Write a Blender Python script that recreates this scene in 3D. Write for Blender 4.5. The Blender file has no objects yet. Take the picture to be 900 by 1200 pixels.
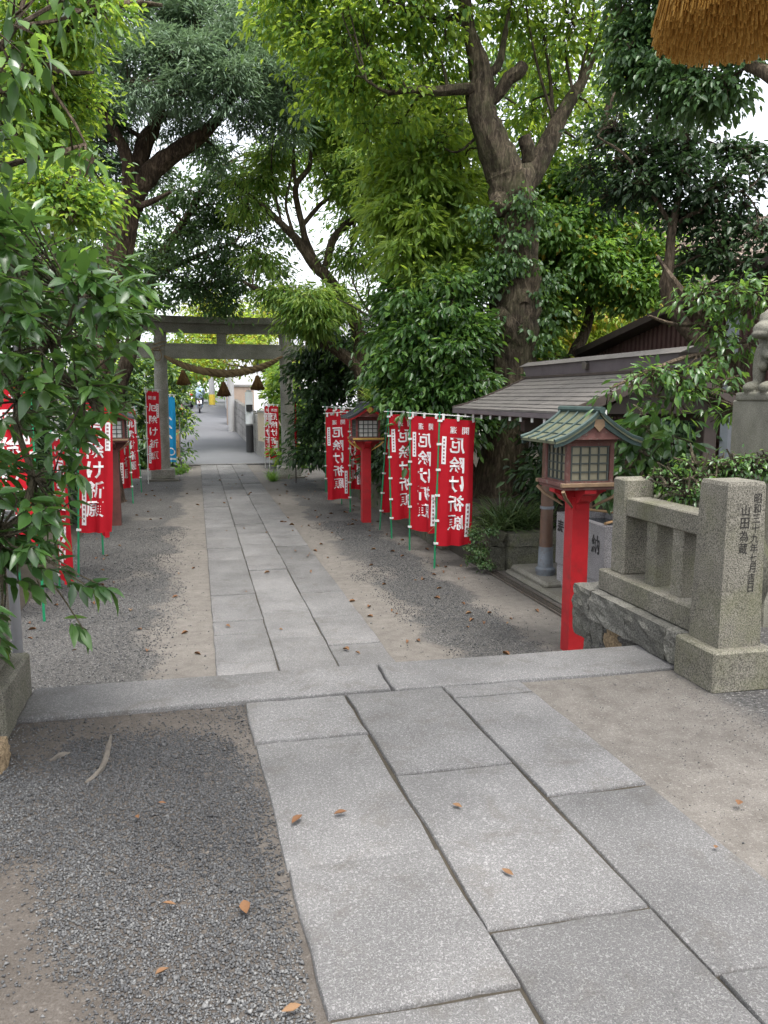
import bpy, bmesh, math, random
import numpy as np
from math import sin, cos, pi, radians
random.seed(7); RNG = np.random.default_rng(7)
SC = bpy.context.scene
COL = SC.collection

# ------------------------------------------------------------------ camera
F = 950.0                                   # focal length for a 900 px wide picture
PITCH = math.atan(135/950); YAW = math.atan(221/959.5)
EYE = np.array([0.0, 0.0, 2.1])
_fh = np.array([sin(YAW), cos(YAW), 0]); RT = np.array([cos(YAW), -sin(YAW), 0])
FW = _fh*cos(PITCH) + np.array([0, 0, -sin(PITCH)]); UP = np.cross(RT, FW)
cam = bpy.data.cameras.new('camera'); camo = bpy.data.objects.new('camera', cam); COL.objects.link(camo)
cam.sensor_fit = 'HORIZONTAL'; cam.sensor_width = 36; cam.lens = F/900*36
cam.clip_start = 0.05; cam.clip_end = 2000
from mathutils import Matrix, Vector
camo.matrix_world = Matrix(((RT[0], UP[0], -FW[0], EYE[0]), (RT[1], UP[1], -FW[1], EYE[1]), (RT[2], UP[2], -FW[2], EYE[2]), (0, 0, 0, 1)))
SC.camera = camo
# ------------------------------------------------------------------ sky, sun, exposure
SUN_EL, SUN_ROT = radians(72), radians(165)
W = bpy.data.worlds.new('World'); SC.world = W; W.use_nodes = True
_nt = W.node_tree; _nt.nodes.clear()
_sky = _nt.nodes.new('ShaderNodeTexSky'); _sky.sky_type = 'NISHITA'; _sky.sun_disc = False
_sky.sun_elevation = SUN_EL; _sky.sun_rotation = SUN_ROT; _sky.air_density = 1.0; _sky.dust_density = 4.0; _sky.ozone_density = 1.0
_hs = _nt.nodes.new('ShaderNodeHueSaturation'); _hs.inputs['Saturation'].default_value = 0.28
_bg = _nt.nodes.new('ShaderNodeBackground'); _bg.inputs['Strength'].default_value = 0.15
_wo = _nt.nodes.new('ShaderNodeOutputWorld')
_nt.links.new(_sky.outputs[0], _hs.inputs['Color']); _nt.links.new(_hs.outputs[0], _bg.inputs['Color']); _nt.links.new(_bg.outputs[0], _wo.inputs[0])
_s = bpy.data.lights.new('sun', 'SUN'); _s.energy = 1.0; _s.angle = radians(20); _s.color = (1, 0.96, 0.9)
SUNO = bpy.data.objects.new('sun', _s); COL.objects.link(SUNO)
_d = Vector((sin(SUN_ROT)*cos(SUN_EL), cos(SUN_ROT)*cos(SUN_EL), sin(SUN_EL)))
SUNO.rotation_euler = _d.to_track_quat('Z', 'Y').to_euler()
vs = SC.view_settings
vs.view_transform = 'Standard'; vs.look = 'None'; vs.gamma = 1.0; vs.use_curve_mapping = False
vs.exposure = 1.8
SC.render.engine = 'CYCLES'
SC.cycles.max_bounces = 7; SC.cycles.diffuse_bounces = 4; SC.cycles.glossy_bounces = 2; SC.cycles.transmission_bounces = 4
SC.cycles.transparent_max_bounces = 4; SC.cycles.caustics_reflective = False; SC.cycles.caustics_refractive = False
SC.cycles.use_denoising = True

# ------------------------------------------------------------------ layout helpers
def ray(x, y): return FW*F + RT*(x-450) + UP*(600-y)
def G(x, y, z=0.0):                          # point of the level plane z seen at a photo position
    d = ray(x, y); return EYE + d*((z-EYE[2])/d[2])
def P(x, y, Y):                              # point at the distance Y along the path
    d = ray(x, y); return EYE + d*(Y/d[1])
def nrm(v): v = np.asarray(v, float); return v/np.maximum(np.linalg.norm(v, axis=-1, keepdims=True), 1e-9)

# ------------------------------------------------------------------ node helpers
class NT:
    def __init__(s, name):
        s.m = bpy.data.materials.new(name); s.m.use_nodes = True; s.t = s.m.node_tree; s.t.nodes.clear()
        s.out = s.t.nodes.new('ShaderNodeOutputMaterial')
    def n(s, typ, props=None, **inp):
        nd = s.t.nodes.new(typ)
        for k, v in (props or {}).items(): setattr(nd, k, v)
        for k, v in inp.items():
            key = k.replace('_', ' ')
            sock = nd.inputs[int(k[1:])] if (k[0] == 'i' and k[1:].isdigit()) else nd.inputs[key]
            s.set(sock, v)
        return nd
    def set(s, sock, v):
        if isinstance(v, bpy.types.NodeSocket): s.t.links.new(v, sock)
        elif isinstance(v, bpy.types.Node): s.t.links.new(v.outputs[0], sock)
        else:
            if sock.type == 'RGBA' and len(v) == 3: v = (*v, 1)
            sock.default_value = v
    def pos(s): return s.n('ShaderNodeNewGeometry').outputs['Position']
    def obj(s): return s.n('ShaderNodeTexCoord').outputs['Object']
    def noise(s, vec, scale, detail=4, rough=0.6, dist=0.0):
        return s.n('ShaderNodeTexNoise', Vector=vec, Scale=scale, Detail=detail, Roughness=rough, Distortion=dist).outputs['Fac']
    def voro(s, vec, scale, out='Distance'): return s.n('ShaderNodeTexVoronoi', Vector=vec, Scale=scale).outputs[out]
    def ramp(s, fac, stops, interp='LINEAR'):
        r = s.n('ShaderNodeValToRGB', i0=fac); cr = r.color_ramp; cr.interpolation = interp
        while len(cr.elements) < len(stops): cr.elements.new(0.5)
        for e, (p, c) in zip(cr.elements, stops):
            e.position = p; e.color = (c, c, c, 1) if isinstance(c, (int, float)) else (*c, 1)
        return r.outputs[0]
    def mix(s, fac, a, b, mode='MIX'):
        nd = s.n('ShaderNodeMix', {'data_type': 'RGBA', 'blend_type': mode})
        s.set(nd.inputs[0], fac); s.set(nd.inputs[6], a); s.set(nd.inputs[7], b); return nd.outputs[2]
    def math(s, op, a, b=0.0, c=None):
        nd = s.n('ShaderNodeMath', {'operation': op}); s.set(nd.inputs[0], a); s.set(nd.inputs[1], b)
        if c is not None: s.set(nd.inputs[2], c)
        return nd.outputs[0]
    def bump(s, h, strength=0.3, dist=0.01): return s.n('ShaderNodeBump', Height=h, Strength=strength, Distance=dist).outputs[0]
    def sep(s, v): return s.n('ShaderNodeSeparateXYZ', i0=v).outputs
    def done(s, color, rough=0.7, normal=None, metal=0.0, spec=0.5):
        b = s.n('ShaderNodeBsdfPrincipled'); s.set(b.inputs['Base Color'], color); s.set(b.inputs['Roughness'], rough)
        b.inputs['Metallic'].default_value = metal; b.inputs['Specular IOR Level'].default_value = spec
        if normal is not None: s.set(b.inputs['Normal'], normal)
        s.t.links.new(b.outputs[0], s.out.inputs[0]); s.bsdf = b; return s.m

M = {}
def mat_granite(name, dark, light, speck=0.55, scale=150, big=2.0, moss=0.0, bump=0.35, rnd=0.12, chisel=0.0):
    t = NT(name); p = t.pos()
    rn = t.n('ShaderNodeObjectInfo').outputs['Random']
    f = t.noise(p, scale, 3, 0.7); f2 = t.noise(p, scale*2.7, 2, 0.6); L = t.noise(p, big, 5, 0.65)
    c = t.ramp(f, [(0.36, dark), (speck, light)])
    c = t.mix(t.ramp(f2, [(0.5, 0.0), (0.68, 0.55)]), c, tuple(x*0.55 for x in dark))
    h = f
    if chisel:
        w = t.noise(p, 135, 2, 0.5, 1.2)
        wm = t.ramp(w, [(0.55, 0.0), (0.63, 1.0)])
        c = t.mix(t.math('MULTIPLY', wm, chisel), c, tuple(min(1, x*1.75) for x in light)); h = t.math('ADD', f, wm)
    if chisel: c = t.mix(t.math('MULTIPLY', t.ramp(t.noise(p, 5.5, 7, 0.72, 0.6), [(0.53, 0.0), (0.68, 0.55)]), 1.0), c, (0.085, 0.077, 0.066))
    c = t.mix(1.0, c, t.ramp(L, [(0.28, 0.62), (0.72, 1.14)]), 'MULTIPLY')
    if moss:
        mm = t.ramp(t.noise(p, 3.3, 6, 0.7), [(0.45, 0.0), (0.7, 1.0)])
        c = t.mix(t.math('MULTIPLY', mm, moss), c, (0.10, 0.105, 0.045))
    sc = t.math('MULTIPLY_ADD', rn, rnd*2, 1-rnd)
    c = t.mix(1.0, c, t.n('ShaderNodeCombineColor', Red=sc, Green=sc, Blue=sc).outputs[0], 'MULTIPLY')
    M[name] = t.done(c, 0.82, t.bump(h, bump, 0.006), spec=0.3); return M[name]
mat_granite('paving', (0.09, 0.088, 0.087), (0.16, 0.157, 0.155), 0.6, 210, 1.3, bump=0.5, rnd=0.17, chisel=0.72)
mat_granite('fence_granite', (0.05, 0.046, 0.036), (0.28, 0.262, 0.215), 0.60, 140, 3.0, moss=0.45, bump=0.6)
mat_granite('torii_stone', (0.2, 0.2, 0.165), (0.42, 0.41, 0.36), 0.62, 60, 2.0, moss=0.4)
mat_granite('basin_granite', (0.12, 0.115, 0.12), (0.42, 0.4, 0.4), 0.58, 130, 2.0)
mat_granite('planter_stone', (0.055, 0.055, 0.04), (0.16, 0.155, 0.12), 0.62, 60, 3.0, moss=0.75, bump=0.7)
mat_granite('rough_stone', (0.06, 0.058, 0.051), (0.19, 0.184, 0.162), 0.6, 90, 8.0, moss=0.2, bump=0.9, rnd=0.2)
mat_granite('brown_stone', (0.12, 0.085, 0.05), (0.34, 0.25, 0.15), 0.6, 60, 8.0, bump=0.9)
mat_granite('statue_stone', (0.13, 0.125, 0.1), (0.29, 0.28, 0.23), 0.62, 160, 5.0, moss=0.3)
mat_granite('concrete', (0.13, 0.12, 0.1), (0.24, 0.23, 0.195), 0.62, 80, 2.0, moss=0.3)
mat_granite('wall_block', (0.2, 0.19, 0.18), (0.36, 0.35, 0.33), 0.62, 40, 1.0)

def mat_ground(name, lower):
    t = NT(name); p = t.pos(); xyz = t.sep(p)
    n1 = t.noise(p, 1.4, 5, 0.6); n2 = t.noise(p, 9, 5, 0.7); nf = t.noise(p, 160, 3, 0.7)
    dirt = t.ramp(n2, [(0.3, (0.095, 0.086, 0.077)), (0.55, (0.14, 0.129, 0.117)), (0.85, (0.19, 0.177, 0.162))])
    dirt = t.mix(t.ramp(nf, [(0.35, 0.75), (0.55, 0.0)]), dirt, (0.085, 0.074, 0.06))
    dirt = t.mix(t.ramp(t.noise(p, 70, 4, 0.75), [(0.56, 0.0), (0.72, 0.8)]), dirt, (0.27, 0.257, 0.238))
    sc = 110 if lower else 85
    v = t.n('ShaderNodeTexVoronoi', Vector=p, Scale=sc)
    grav = t.ramp(t.sep(v.outputs['Color'])[0], [(0.0, (0.05, 0.049, 0.048)), (0.5, (0.09, 0.088, 0.086)), (0.85, (0.14, 0.137, 0.132)), (1.0, (0.26, 0.252, 0.24))])
    grav = t.mix(t.ramp(v.outputs['Distance'], [(0.25, 0.0), (0.65, 0.75)]), grav, (0.035, 0.033, 0.03))
    ax = t.math('ABSOLUTE', t.math('SUBTRACT', xyz[0], 0.79))
    if lower:      # bare trodden earth beside the path and along the drain, gravel between
        a = t.n('ShaderNodeMapRange', Value=t.math('ADD', ax, t.math('MULTIPLY_ADD', n1, 1.1, -0.55)), i1=0.98, i2=1.3).outputs[0]
        b = t.n('ShaderNodeMapRange', Value=t.math('ADD', xyz[0], t.math('MULTIPLY_ADD', n1, 0.9, -0.45)), i1=2.6, i2=2.95, i3=1.0, i4=0.0).outputs[0]
        g = t.math('MULTIPLY', a, b)
        g = t.math('MULTIPLY', g, t.ramp(t.noise(p, 0.8, 3, 0.5), [(0.3, 0.35), (0.5, 1.0)]))
    else:
        a = t.n('ShaderNodeMapRange', Value=t.math('ADD', xyz[0], t.math('MULTIPLY_ADD', n1, 0.5, -0.25)), i1=-0.2, i2=0.4, i3=0.3, i4=0.1).outputs[0]
        b = t.n('ShaderNodeMapRange', Value=t.math('ADD', xyz[0], t.math('MULTIPLY_ADD', n1, 0.8, -0.4)), i1=2.2, i2=2.7, i3=0.0, i4=0.7).outputs[0]
        g = t.math('MAXIMUM', a, b)
    if not lower: dirt = t.mix(1.0, dirt, t.ramp(t.n('ShaderNodeMapRange', Value=t.math('ADD', xyz[0], n1), i1=0.4, i2=1.8).outputs[0], [(0.0, (0.62, 0.59, 0.57)), (1.0, (1.0, 1.0, 1.0))]), 'MULTIPLY')
    g2 = t.math('ADD', g, t.math('MULTIPLY_ADD', nf, 0.5, -0.25))
    c = t.mix(t.ramp(g2, [(0.35, 0.0), (0.65, 1.0)]), dirt, grav)
    c = t.mix(1.0, c, t.ramp(n1, [(0.25, 0.8), (0.75, 1.1)]), 'MULTIPLY')
    h = t.math('ADD', t.math('MULTIPLY', nf, 0.5), t.math('MULTIPLY', t.math('SUBTRACT', 1.0, v.outputs['Distance']), g))
    M[name] = t.done(c, 0.92, t.bump(h, 0.8, 0.008), spec=0.25); return M[name]
mat_ground('lower_ground', True); mat_ground('upper_ground', False)

def mat_simple(name, col, rough=0.6, var=0.15, scale=8, metal=0.0, bump=0.1, spec=0.5, dirt=None):
    t = NT(name); p = t.obj(); n = t.noise(p, scale, 5, 0.65)
    c = t.ramp(n, [(0.25, tuple(x*(1-var) for x in col)), (0.75, tuple(min(1, x*(1+var)) for x in col))])
    if dirt: c = t.mix(t.ramp(t.noise(p, scale*2.3, 6, 0.7), [(0.52, 0.0), (0.7, 0.8)]), c, dirt)
    M[name] = t.done(c, rough, t.bump(t.noise(p, scale*6, 3), bump, 0.01), metal, spec); return M[name]
mat_simple('red_paint', (0.40, 0.013, 0.018), 0.5, 0.25, 4, dirt=(0.24, 0.022, 0.022))
mat_simple('dull_red', (0.15, 0.04, 0.034), 0.7, 0.3, 7, dirt=(0.2, 0.17, 0.145))
mat_simple('weathered_red', (0.14, 0.058, 0.048), 0.75, 0.3, 9, dirt=(0.19, 0.175, 0.15))
mat_simple('brown_red', (0.11, 0.034, 0.027), 0.7, 0.3, 7)
mat_simple('white_print', (0.72, 0.70, 0.70), 0.85, 0.05, 10, spec=0.15)
mat_simple('grey_print', (0.25, 0.12, 0.12), 0.85, 0.05, 10, spec=0.15)
mat_simple('green_pole', (0.012, 0.2, 0.085), 0.35, 0.2, 6)
mat_simple('white_pole', (0.55, 0.55, 0.53), 0.4, 0.1, 6)
mat_simple('loop_white', (0.62, 0.62, 0.6), 0.8, 0.05, 6)
mat_simple('copper_green', (0.088, 0.098, 0.058), 0.7, 0.4, 9, dirt=(0.15, 0.135, 0.075))
mat_simple('copper_teal', (0.03, 0.055, 0.05), 0.6, 0.35, 9, dirt=(0.05, 0.07, 0.06))
mat_simple('black_roof', (0.045, 0.05, 0.055), 0.4, 0.3, 9)
mat_simple('gold_trim', (0.5, 0.32, 0.08), 0.45, 0.2, 9)
mat_simple('old_trim', (0.20, 0.13, 0.075), 0.7, 0.3, 12)
mat_simple('lattice', (0.06, 0.07, 0.062), 0.6, 0.2, 12)
mat_simple('paper', (0.24, 0.22, 0.15), 0.6, 0.15, 6)
mat_simple('paper_white', (0.55, 0.55, 0.52), 0.6, 0.15, 6)
mat_simple('shingle', (0.108, 0.098, 0.089), 0.8, 0.3, 7, dirt=(0.155, 0.145, 0.132))
mat_simple('ridge_metal', (0.115, 0.095, 0.10), 0.6, 0.2, 6)
mat_simple('dark_wood', (0.05, 0.036, 0.03), 0.7, 0.3, 9)
mat_simple('brown_column', (0.13, 0.075, 0.05), 0.55, 0.3, 5, dirt=(0.07, 0.05, 0.045))
mat_simple('copper_blue', (0.17, 0.19, 0.21), 0.55, 0.3, 7, dirt=(0.12, 0.09, 0.08))
mat_simple('bamboo', (0.33, 0.2, 0.09), 0.5, 0.2, 9)
mat_simple('white_tip', (0.62, 0.62, 0.6), 0.7, 0.1, 9)
mat_simple('iron', (0.075, 0.065, 0.055), 0.6, 0.3, 12, dirt=(0.13, 0.085, 0.05))
mat_simple('ink', (0.022, 0.022, 0.022), 0.7, 0.2, 12)
mat_simple('carved', (0.02, 0.018, 0.016), 0.9, 0.2, 12)
mat_simple('grey_pipe', (0.16, 0.16, 0.165), 0.55, 0.15, 9)
mat_simple('brown_siding', (0.085, 0.045, 0.038), 0.65, 0.25, 3)
mat_simple('tan_siding', (0.24, 0.17, 0.14), 0.7, 0.15, 3)
mat_simple('roof_tile', (0.17, 0.13, 0.105), 0.8, 0.3, 9)
mat_simple('pale_metal', (0.34, 0.37, 0.4), 0.5, 0.15, 5)
mat_simple('asphalt', (0.088, 0.091, 0.098), 0.85, 0.1, 1.2, bump=0.2)
mat_simple('pale_line', (0.6, 0.6, 0.58), 0.8, 0.1, 3)
mat_simple('beige_wall', (0.44, 0.36, 0.27), 0.8, 0.1, 2)
mat_simple('white_wall', (0.66, 0.67, 0.69), 0.8, 0.06, 1)
mat_simple('brick_brown', (0.30, 0.23, 0.18), 0.8, 0.15, 6)
mat_simple('pole_concrete', (0.34, 0.34, 0.34), 0.8, 0.1, 3)
mat_simple('black_plastic', (0.02, 0.02, 0.022), 0.5, 0.1, 3)
mat_simple('glass_dark', (0.03, 0.04, 0.05), 0.08, 0.1, 3)
mat_simple('car_white', (0.68, 0.69, 0.71), 0.25, 0.03, 1)
mat_simple('car_dark', (0.10, 0.025, 0.03), 0.25, 0.05, 1)
mat_simple('tail_red', (0.5, 0.015, 0.015), 0.25, 0.05, 1)
mat_simple('skin', (0.5, 0.33, 0.25), 0.6, 0.05, 5)
mat_simple('shirt_blue', (0.3, 0.4, 0.52), 0.8, 0.1, 5)
mat_simple('trousers', (0.06, 0.065, 0.08), 0.8, 0.1, 5)
mat_simple('sign_paint', (0.6, 0.62, 0.64), 0.5, 0.05, 5)
mat_simple('soil', (0.034, 0.028, 0.019), 0.95, 0.4, 6, bump=0.6)
mat_simple('root_pale', (0.095, 0.083, 0.069), 0.9, 0.3, 30)
mat_simple('stripe_yellow', (0.6, 0.45, 0.05), 0.6, 0.05, 5)

def cloth_mat(name, col):      # thin printed polyester: lets some light through
    t = NT(name); p = t.obj(); n = t.noise(p, 2.5, 4, 0.6)
    c = t.ramp(n, [(0.25, tuple(x*0.86 for x in col)), (0.75, tuple(min(1, x*1.1) for x in col))])
    b = t.n('ShaderNodeBsdfPrincipled'); t.set(b.inputs['Base Color'], c); b.inputs['Roughness'].default_value = 0.8; b.inputs['Specular IOR Level'].default_value = 0.15
    tr = t.n('ShaderNodeBsdfTranslucent'); t.set(tr.inputs['Color'], c); mx = t.n('ShaderNodeMixShader'); mx.inputs[0].default_value = 0.3
    t.t.links.new(b.outputs[0], mx.inputs[1]); t.t.links.new(tr.outputs[0], mx.inputs[2]); t.t.links.new(mx.outputs[0], t.out.inputs[0]); M[name] = t.m
cloth_mat('red_cloth', (0.52, 0.015, 0.027)); cloth_mat('blue_cloth', (0.02, 0.27, 0.52))
def mat_bark(name, a, b, scale=6.0, moss=0.0):
    t = NT(name); p = t.pos()
    mp = t.n('ShaderNodeMapping', Vector=p); mp.inputs['Scale'].default_value = (1, 1, 0.22)
    w = t.noise(mp.outputs[0], scale*3.2, 6, 0.7, 0.6); big = t.noise(p, 2.2, 4, 0.6)
    c = t.ramp(w, [(0.34, tuple(x*0.35 for x in a)), (0.5, a), (0.68, b)])
    c = t.mix(1.0, c, t.ramp(big, [(0.32, 0.4), (0.68, 1.25)]), 'MULTIPLY')
    if moss: c = t.mix(t.math('MULTIPLY', t.ramp(t.noise(p, 4.5, 6, 0.7), [(0.45, 0), (0.65, 1)]), moss), c, (0.12, 0.13, 0.06))
    M[name] = t.done(c, 0.9, t.bump(w, 1.0, 0.05), spec=0.2)
mat_bark('bark_brown', (0.085, 0.057, 0.041), (0.22, 0.155, 0.115), 7)
mat_bark('bark_grey', (0.065, 0.05, 0.034), (0.19, 0.152, 0.108), 7, 0.3)
mat_bark('bark_thin', (0.10, 0.075, 0.05), (0.21, 0.165, 0.12), 9)
mat_bark('bark_stem', (0.14, 0.12, 0.08), (0.26, 0.22, 0.14), 20)

def mat_leaf(name, cols, trans=0.35, tcol=(0.25, 0.36, 0.04), rough=0.45, spec=0.4, big=0.8):
    t = NT(name); g = t.n('ShaderNodeNewGeometry'); p = g.outputs['Position']
    r = g.outputs['Random Per Island']; L = t.noise(p, big, 3, 0.5)
    f = t.math('ADD', t.math('MULTIPLY', r, 0.6), t.math('MULTIPLY_ADD', L, 1.3, -0.45))
    k = len(cols)
    c = t.ramp(f, [(i/(k-1) if k > 1 else 0, x) for i, x in enumerate(cols)])
    b = t.n('ShaderNodeBsdfPrincipled'); t.set(b.inputs['Base Color'], c); b.inputs['Roughness'].default_value = rough
    b.inputs['Specular IOR Level'].default_value = spec
    tr = t.n('ShaderNodeBsdfTranslucent'); t.set(tr.inputs['Color'], t.mix(0.6, c, tcol))
    mx = t.n('ShaderNodeMixShader'); mx.inputs[0].default_value = trans
    t.t.links.new(b.outputs[0], mx.inputs[1]); t.t.links.new(tr.outputs[0], mx.inputs[2]); t.t.links.new(mx.outputs[0], t.out.inputs[0])
    M[name] = t.m
mat_leaf('leaf_needle', [(0.075, 0.135, 0.08), (0.16, 0.245, 0.15), (0.26, 0.35, 0.24)], 0.35, (0.2, 0.3, 0.12))
mat_leaf('leaf_lime', [(0.075, 0.15, 0.025), (0.155, 0.265, 0.04), (0.29, 0.37, 0.055)], 0.55, (0.62, 0.78, 0.08))
mat_leaf('leaf_mid', [(0.04, 0.10, 0.024), (0.08, 0.175, 0.038), (0.145, 0.25, 0.05)], 0.45, (0.36, 0.58, 0.07))
mat_leaf('leaf_bamboo', [(0.09, 0.165, 0.035), (0.17, 0.28, 0.065), (0.29, 0.38, 0.09)], 0.5, (0.55, 0.7, 0.1))
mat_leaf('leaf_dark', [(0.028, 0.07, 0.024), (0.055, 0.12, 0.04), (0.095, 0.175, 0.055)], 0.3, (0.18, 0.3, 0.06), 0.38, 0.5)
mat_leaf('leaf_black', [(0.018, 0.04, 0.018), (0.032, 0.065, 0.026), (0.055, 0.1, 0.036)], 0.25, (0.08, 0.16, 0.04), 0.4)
mat_leaf('leaf_glossy', [(0.022, 0.062, 0.017), (0.042, 0.1, 0.024), (0.085, 0.17, 0.036)], 0.25, (0.18, 0.34, 0.05), 0.3, 0.5, 2.0)
mat_leaf('leaf_autumn', [(0.10, 0.15, 0.02), (0.2, 0.24, 0.03), (0.32, 0.27, 0.03), (0.38, 0.22, 0.03)], 0.5, (0.5, 0.48, 0.06))
mat_leaf('leaf_grass', [(0.03, 0.065, 0.02), (0.06, 0.105, 0.035), (0.12, 0.16, 0.06)], 0.25, (0.15, 0.22, 0.05), 0.35)
mat_leaf('leaf_fallen', [(0.075, 0.036, 0.02), (0.14, 0.07, 0.034), (0.21, 0.135, 0.075)], 0.05, (0.4, 0.25, 0.1), 0.7, 0.2)
mat_leaf('pebbles', [(0.030, 0.031, 0.033), (0.06, 0.061, 0.063), (0.092, 0.093, 0.094), (0.2, 0.2, 0.195)], 0.0, (0, 0, 0), 0.85, 0.3)
mat_leaf('straw_rope', [(0.17, 0.12, 0.06), (0.26, 0.19, 0.1), (0.33, 0.25, 0.14)], 0.0, (0, 0, 0), 0.8, 0.2)
mat_leaf('straw_brown', [(0.10, 0.055, 0.02), (0.17, 0.095, 0.035), (0.24, 0.15, 0.06)], 0.0, (0, 0, 0), 0.8, 0.2)
mat_leaf('straw_orange', [(0.42, 0.2, 0.035), (0.68, 0.38, 0.09), (0.85, 0.56, 0.18)], 0.1, (0.6, 0.3, 0.05), 0.75, 0.2)

# ------------------------------------------------------------------ mesh helpers
def link(o, parent=None):
    COL.objects.link(o)
    if parent is not None:
        o.parent = parent
    return o
def tag(o, label=None, cat=None, group=None, kind=None):
    if label: o['label'] = label
    if cat: o['category'] = cat
    if group: o['group'] = group
    if kind: o['kind'] = kind
    return o
def root(name, loc, label, cat, group=None, rz=0.0):
    o = bpy.data.objects.new(name, None); o.empty_display_size = 0.1; o.location = loc; o.rotation_euler = (0, 0, rz)
    COL.objects.link(o); return tag(o, label, cat, group)
def np_mesh(name, V, Fs, mat, smooth=False, off=None):
    V = np.asarray(V, np.float32)
    if off is not None: V = V - np.asarray(off, np.float32)
    Fs = [np.asarray(f, np.int32) for f in (Fs if isinstance(Fs, list) else [Fs]) if len(f)]
    me = bpy.data.meshes.new(name); me.vertices.add(len(V)); me.vertices.foreach_set('co', V.ravel())
    idx = np.concatenate([f.ravel() for f in Fs]); cnt = np.concatenate([np.full(len(f), f.shape[1], np.int32) for f in Fs])
    st = np.concatenate([[0], np.cumsum(cnt)[:-1]]).astype(np.int32)
    me.loops.add(len(idx)); me.loops.foreach_set('vertex_index', idx); me.polygons.add(len(cnt)); me.polygons.foreach_set('loop_start', st)
    if smooth: me.polygons.foreach_set('use_smooth', np.ones(len(cnt), bool))
    me.materials.append(M[mat]); me.update(calc_edges=True); return me
class MB:
    """collects shapes, builds one mesh object"""
    def __init__(s): s.V = []; s.F = []
    def add(s, V, Fc):
        o = len(s.V); s.V += [tuple(v) for v in V]; s.F += [tuple(i+o for i in f) for f in Fc]; return s
    def box(s, x0, x1, y0, y1, z0, z1, bev=0.0):
        if bev <= 0:
            V = [(x, y, z) for z in (z0, z1) for y in (y0, y1) for x in (x0, x1)]
            return s.add(V, [(0, 2, 3, 1), (4, 5, 7, 6), (0, 1, 5, 4), (2, 6, 7, 3), (0, 4, 6, 2), (1, 3, 7, 5)])
        b = min(bev, (x1-x0)/2.1, (y1-y0)/2.1, (z1-z0)/2.1)
        bm = bmesh.new(); bmesh.ops.create_cube(bm, size=1.0)
        for v in bm.verts: v.co = ((x0+x1)/2+v.co.x*(x1-x0), (y0+y1)/2+v.co.y*(y1-y0), (z0+z1)/2+v.co.z*(z1-z0))
        bmesh.ops.bevel(bm, geom=list(bm.edges), offset=b, segments=1, affect='EDGES', profile=0.5)
        bm.verts.index_update(); s.add([v.co[:] for v in bm.verts], [[v.index for v in f.verts] for f in bm.faces]); bm.free(); return s
    def hexa(s, B, T):       # bottom 4 points, top 4 points, both counter-clockwise from above
        return s.add(list(B)+list(T), [(3, 2, 1, 0), (4, 5, 6, 7), (0, 1, 5, 4), (1, 2, 6, 5), (2, 3, 7, 6), (3, 0, 4, 7)])
    def tube(s, pts, rad, n=8, cap=True, jit=0.0, seed=0):
        pts = [np.asarray(p, float) for p in pts]; k = len(pts)
        if np.isscalar(rad): rad = [rad]*k
        rr = np.random.default_rng(seed); V = []; Fc = []; ref = None
        for i in range(k):
            d = nrm(pts[min(i+1, k-1)]-pts[max(i-1, 0)])
            if ref is None: ref = np.array([1.0, 0, 0]) if abs(d[0]) < 0.8 else np.array([0, 1.0, 0])
            u = nrm(ref - d*np.dot(ref, d)); w = np.cross(d, u); ref = u
            for j in range(n):
                a = 2*pi*j/n; q = rad[i]*(1+(rr.random()-0.5)*2*jit)
                V.append(pts[i]+u*cos(a)*q+w*sin(a)*q)
        for i in range(k-1):
            for j in range(n): Fc.append((i*n+j, i*n+(j+1) % n, (i+1)*n+(j+1) % n, (i+1)*n+j))
        if cap: Fc.append(tuple(range(n-1, -1, -1))); Fc.append(tuple((k-1)*n+j for j in range(n)))
        return s.add(V, Fc)
    def lathe(s, prof, c=(0, 0), n=16, a0=0.0):
        V = []; Fc = []; k = len(prof)
        for (r, z) in prof:
            for j in range(n): a = a0+2*pi*j/n; V.append((c[0]+r*cos(a), c[1]+r*sin(a), z))
        for i in range(k-1):
            for j in range(n): Fc.append((i*n+j, i*n+(j+1) % n, (i+1)*n+(j+1) % n, (i+1)*n+j))
        Fc.append(tuple(range(n-1, -1, -1))); Fc.append(tuple((k-1)*n+j for j in range(n)))
        return s.add(V, Fc)
    def prism(s, poly, axis, a, b):   # poly of 2-D points extruded along axis 0/1/2 from a to b
        def mk(p, t): q = list(p); q.insert(axis, t); return tuple(q)
        n = len(poly); V = [mk(p, a) for p in poly]+[mk(p, b) for p in poly]
        return s.add(V, [tuple(range(n-1, -1, -1)), tuple(range(n, 2*n))]+[(i, (i+1) % n, n+(i+1) % n, n+i) for i in range(n)])
    def sphere(s, c, r, n=10, m=7):
        r = (r, r, r) if np.isscalar(r) else r; V = [(c[0], c[1], c[2]-r[2])]; Fc = []
        for i in range(1, m):
            t = -pi/2+pi*i/m
            for j in range(n): a = 2*pi*j/n; V.append((c[0]+r[0]*cos(t)*cos(a), c[1]+r[1]*cos(t)*sin(a), c[2]+r[2]*sin(t)))
        V.append((c[0], c[1], c[2]+r[2]))
        for j in range(n): Fc.append((0, 1+(j+1) % n, 1+j)); Fc.append((len(V)-1, 1+(m-2)*n+j, 1+(m-2)*n+(j+1) % n))
        for i in range(m-2):
            for j in range(n): Fc.append((1+i*n+j, 1+i*n+(j+1) % n, 1+(i+1)*n+(j+1) % n, 1+(i+1)*n+j))
        return s.add(V, Fc)
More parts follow.
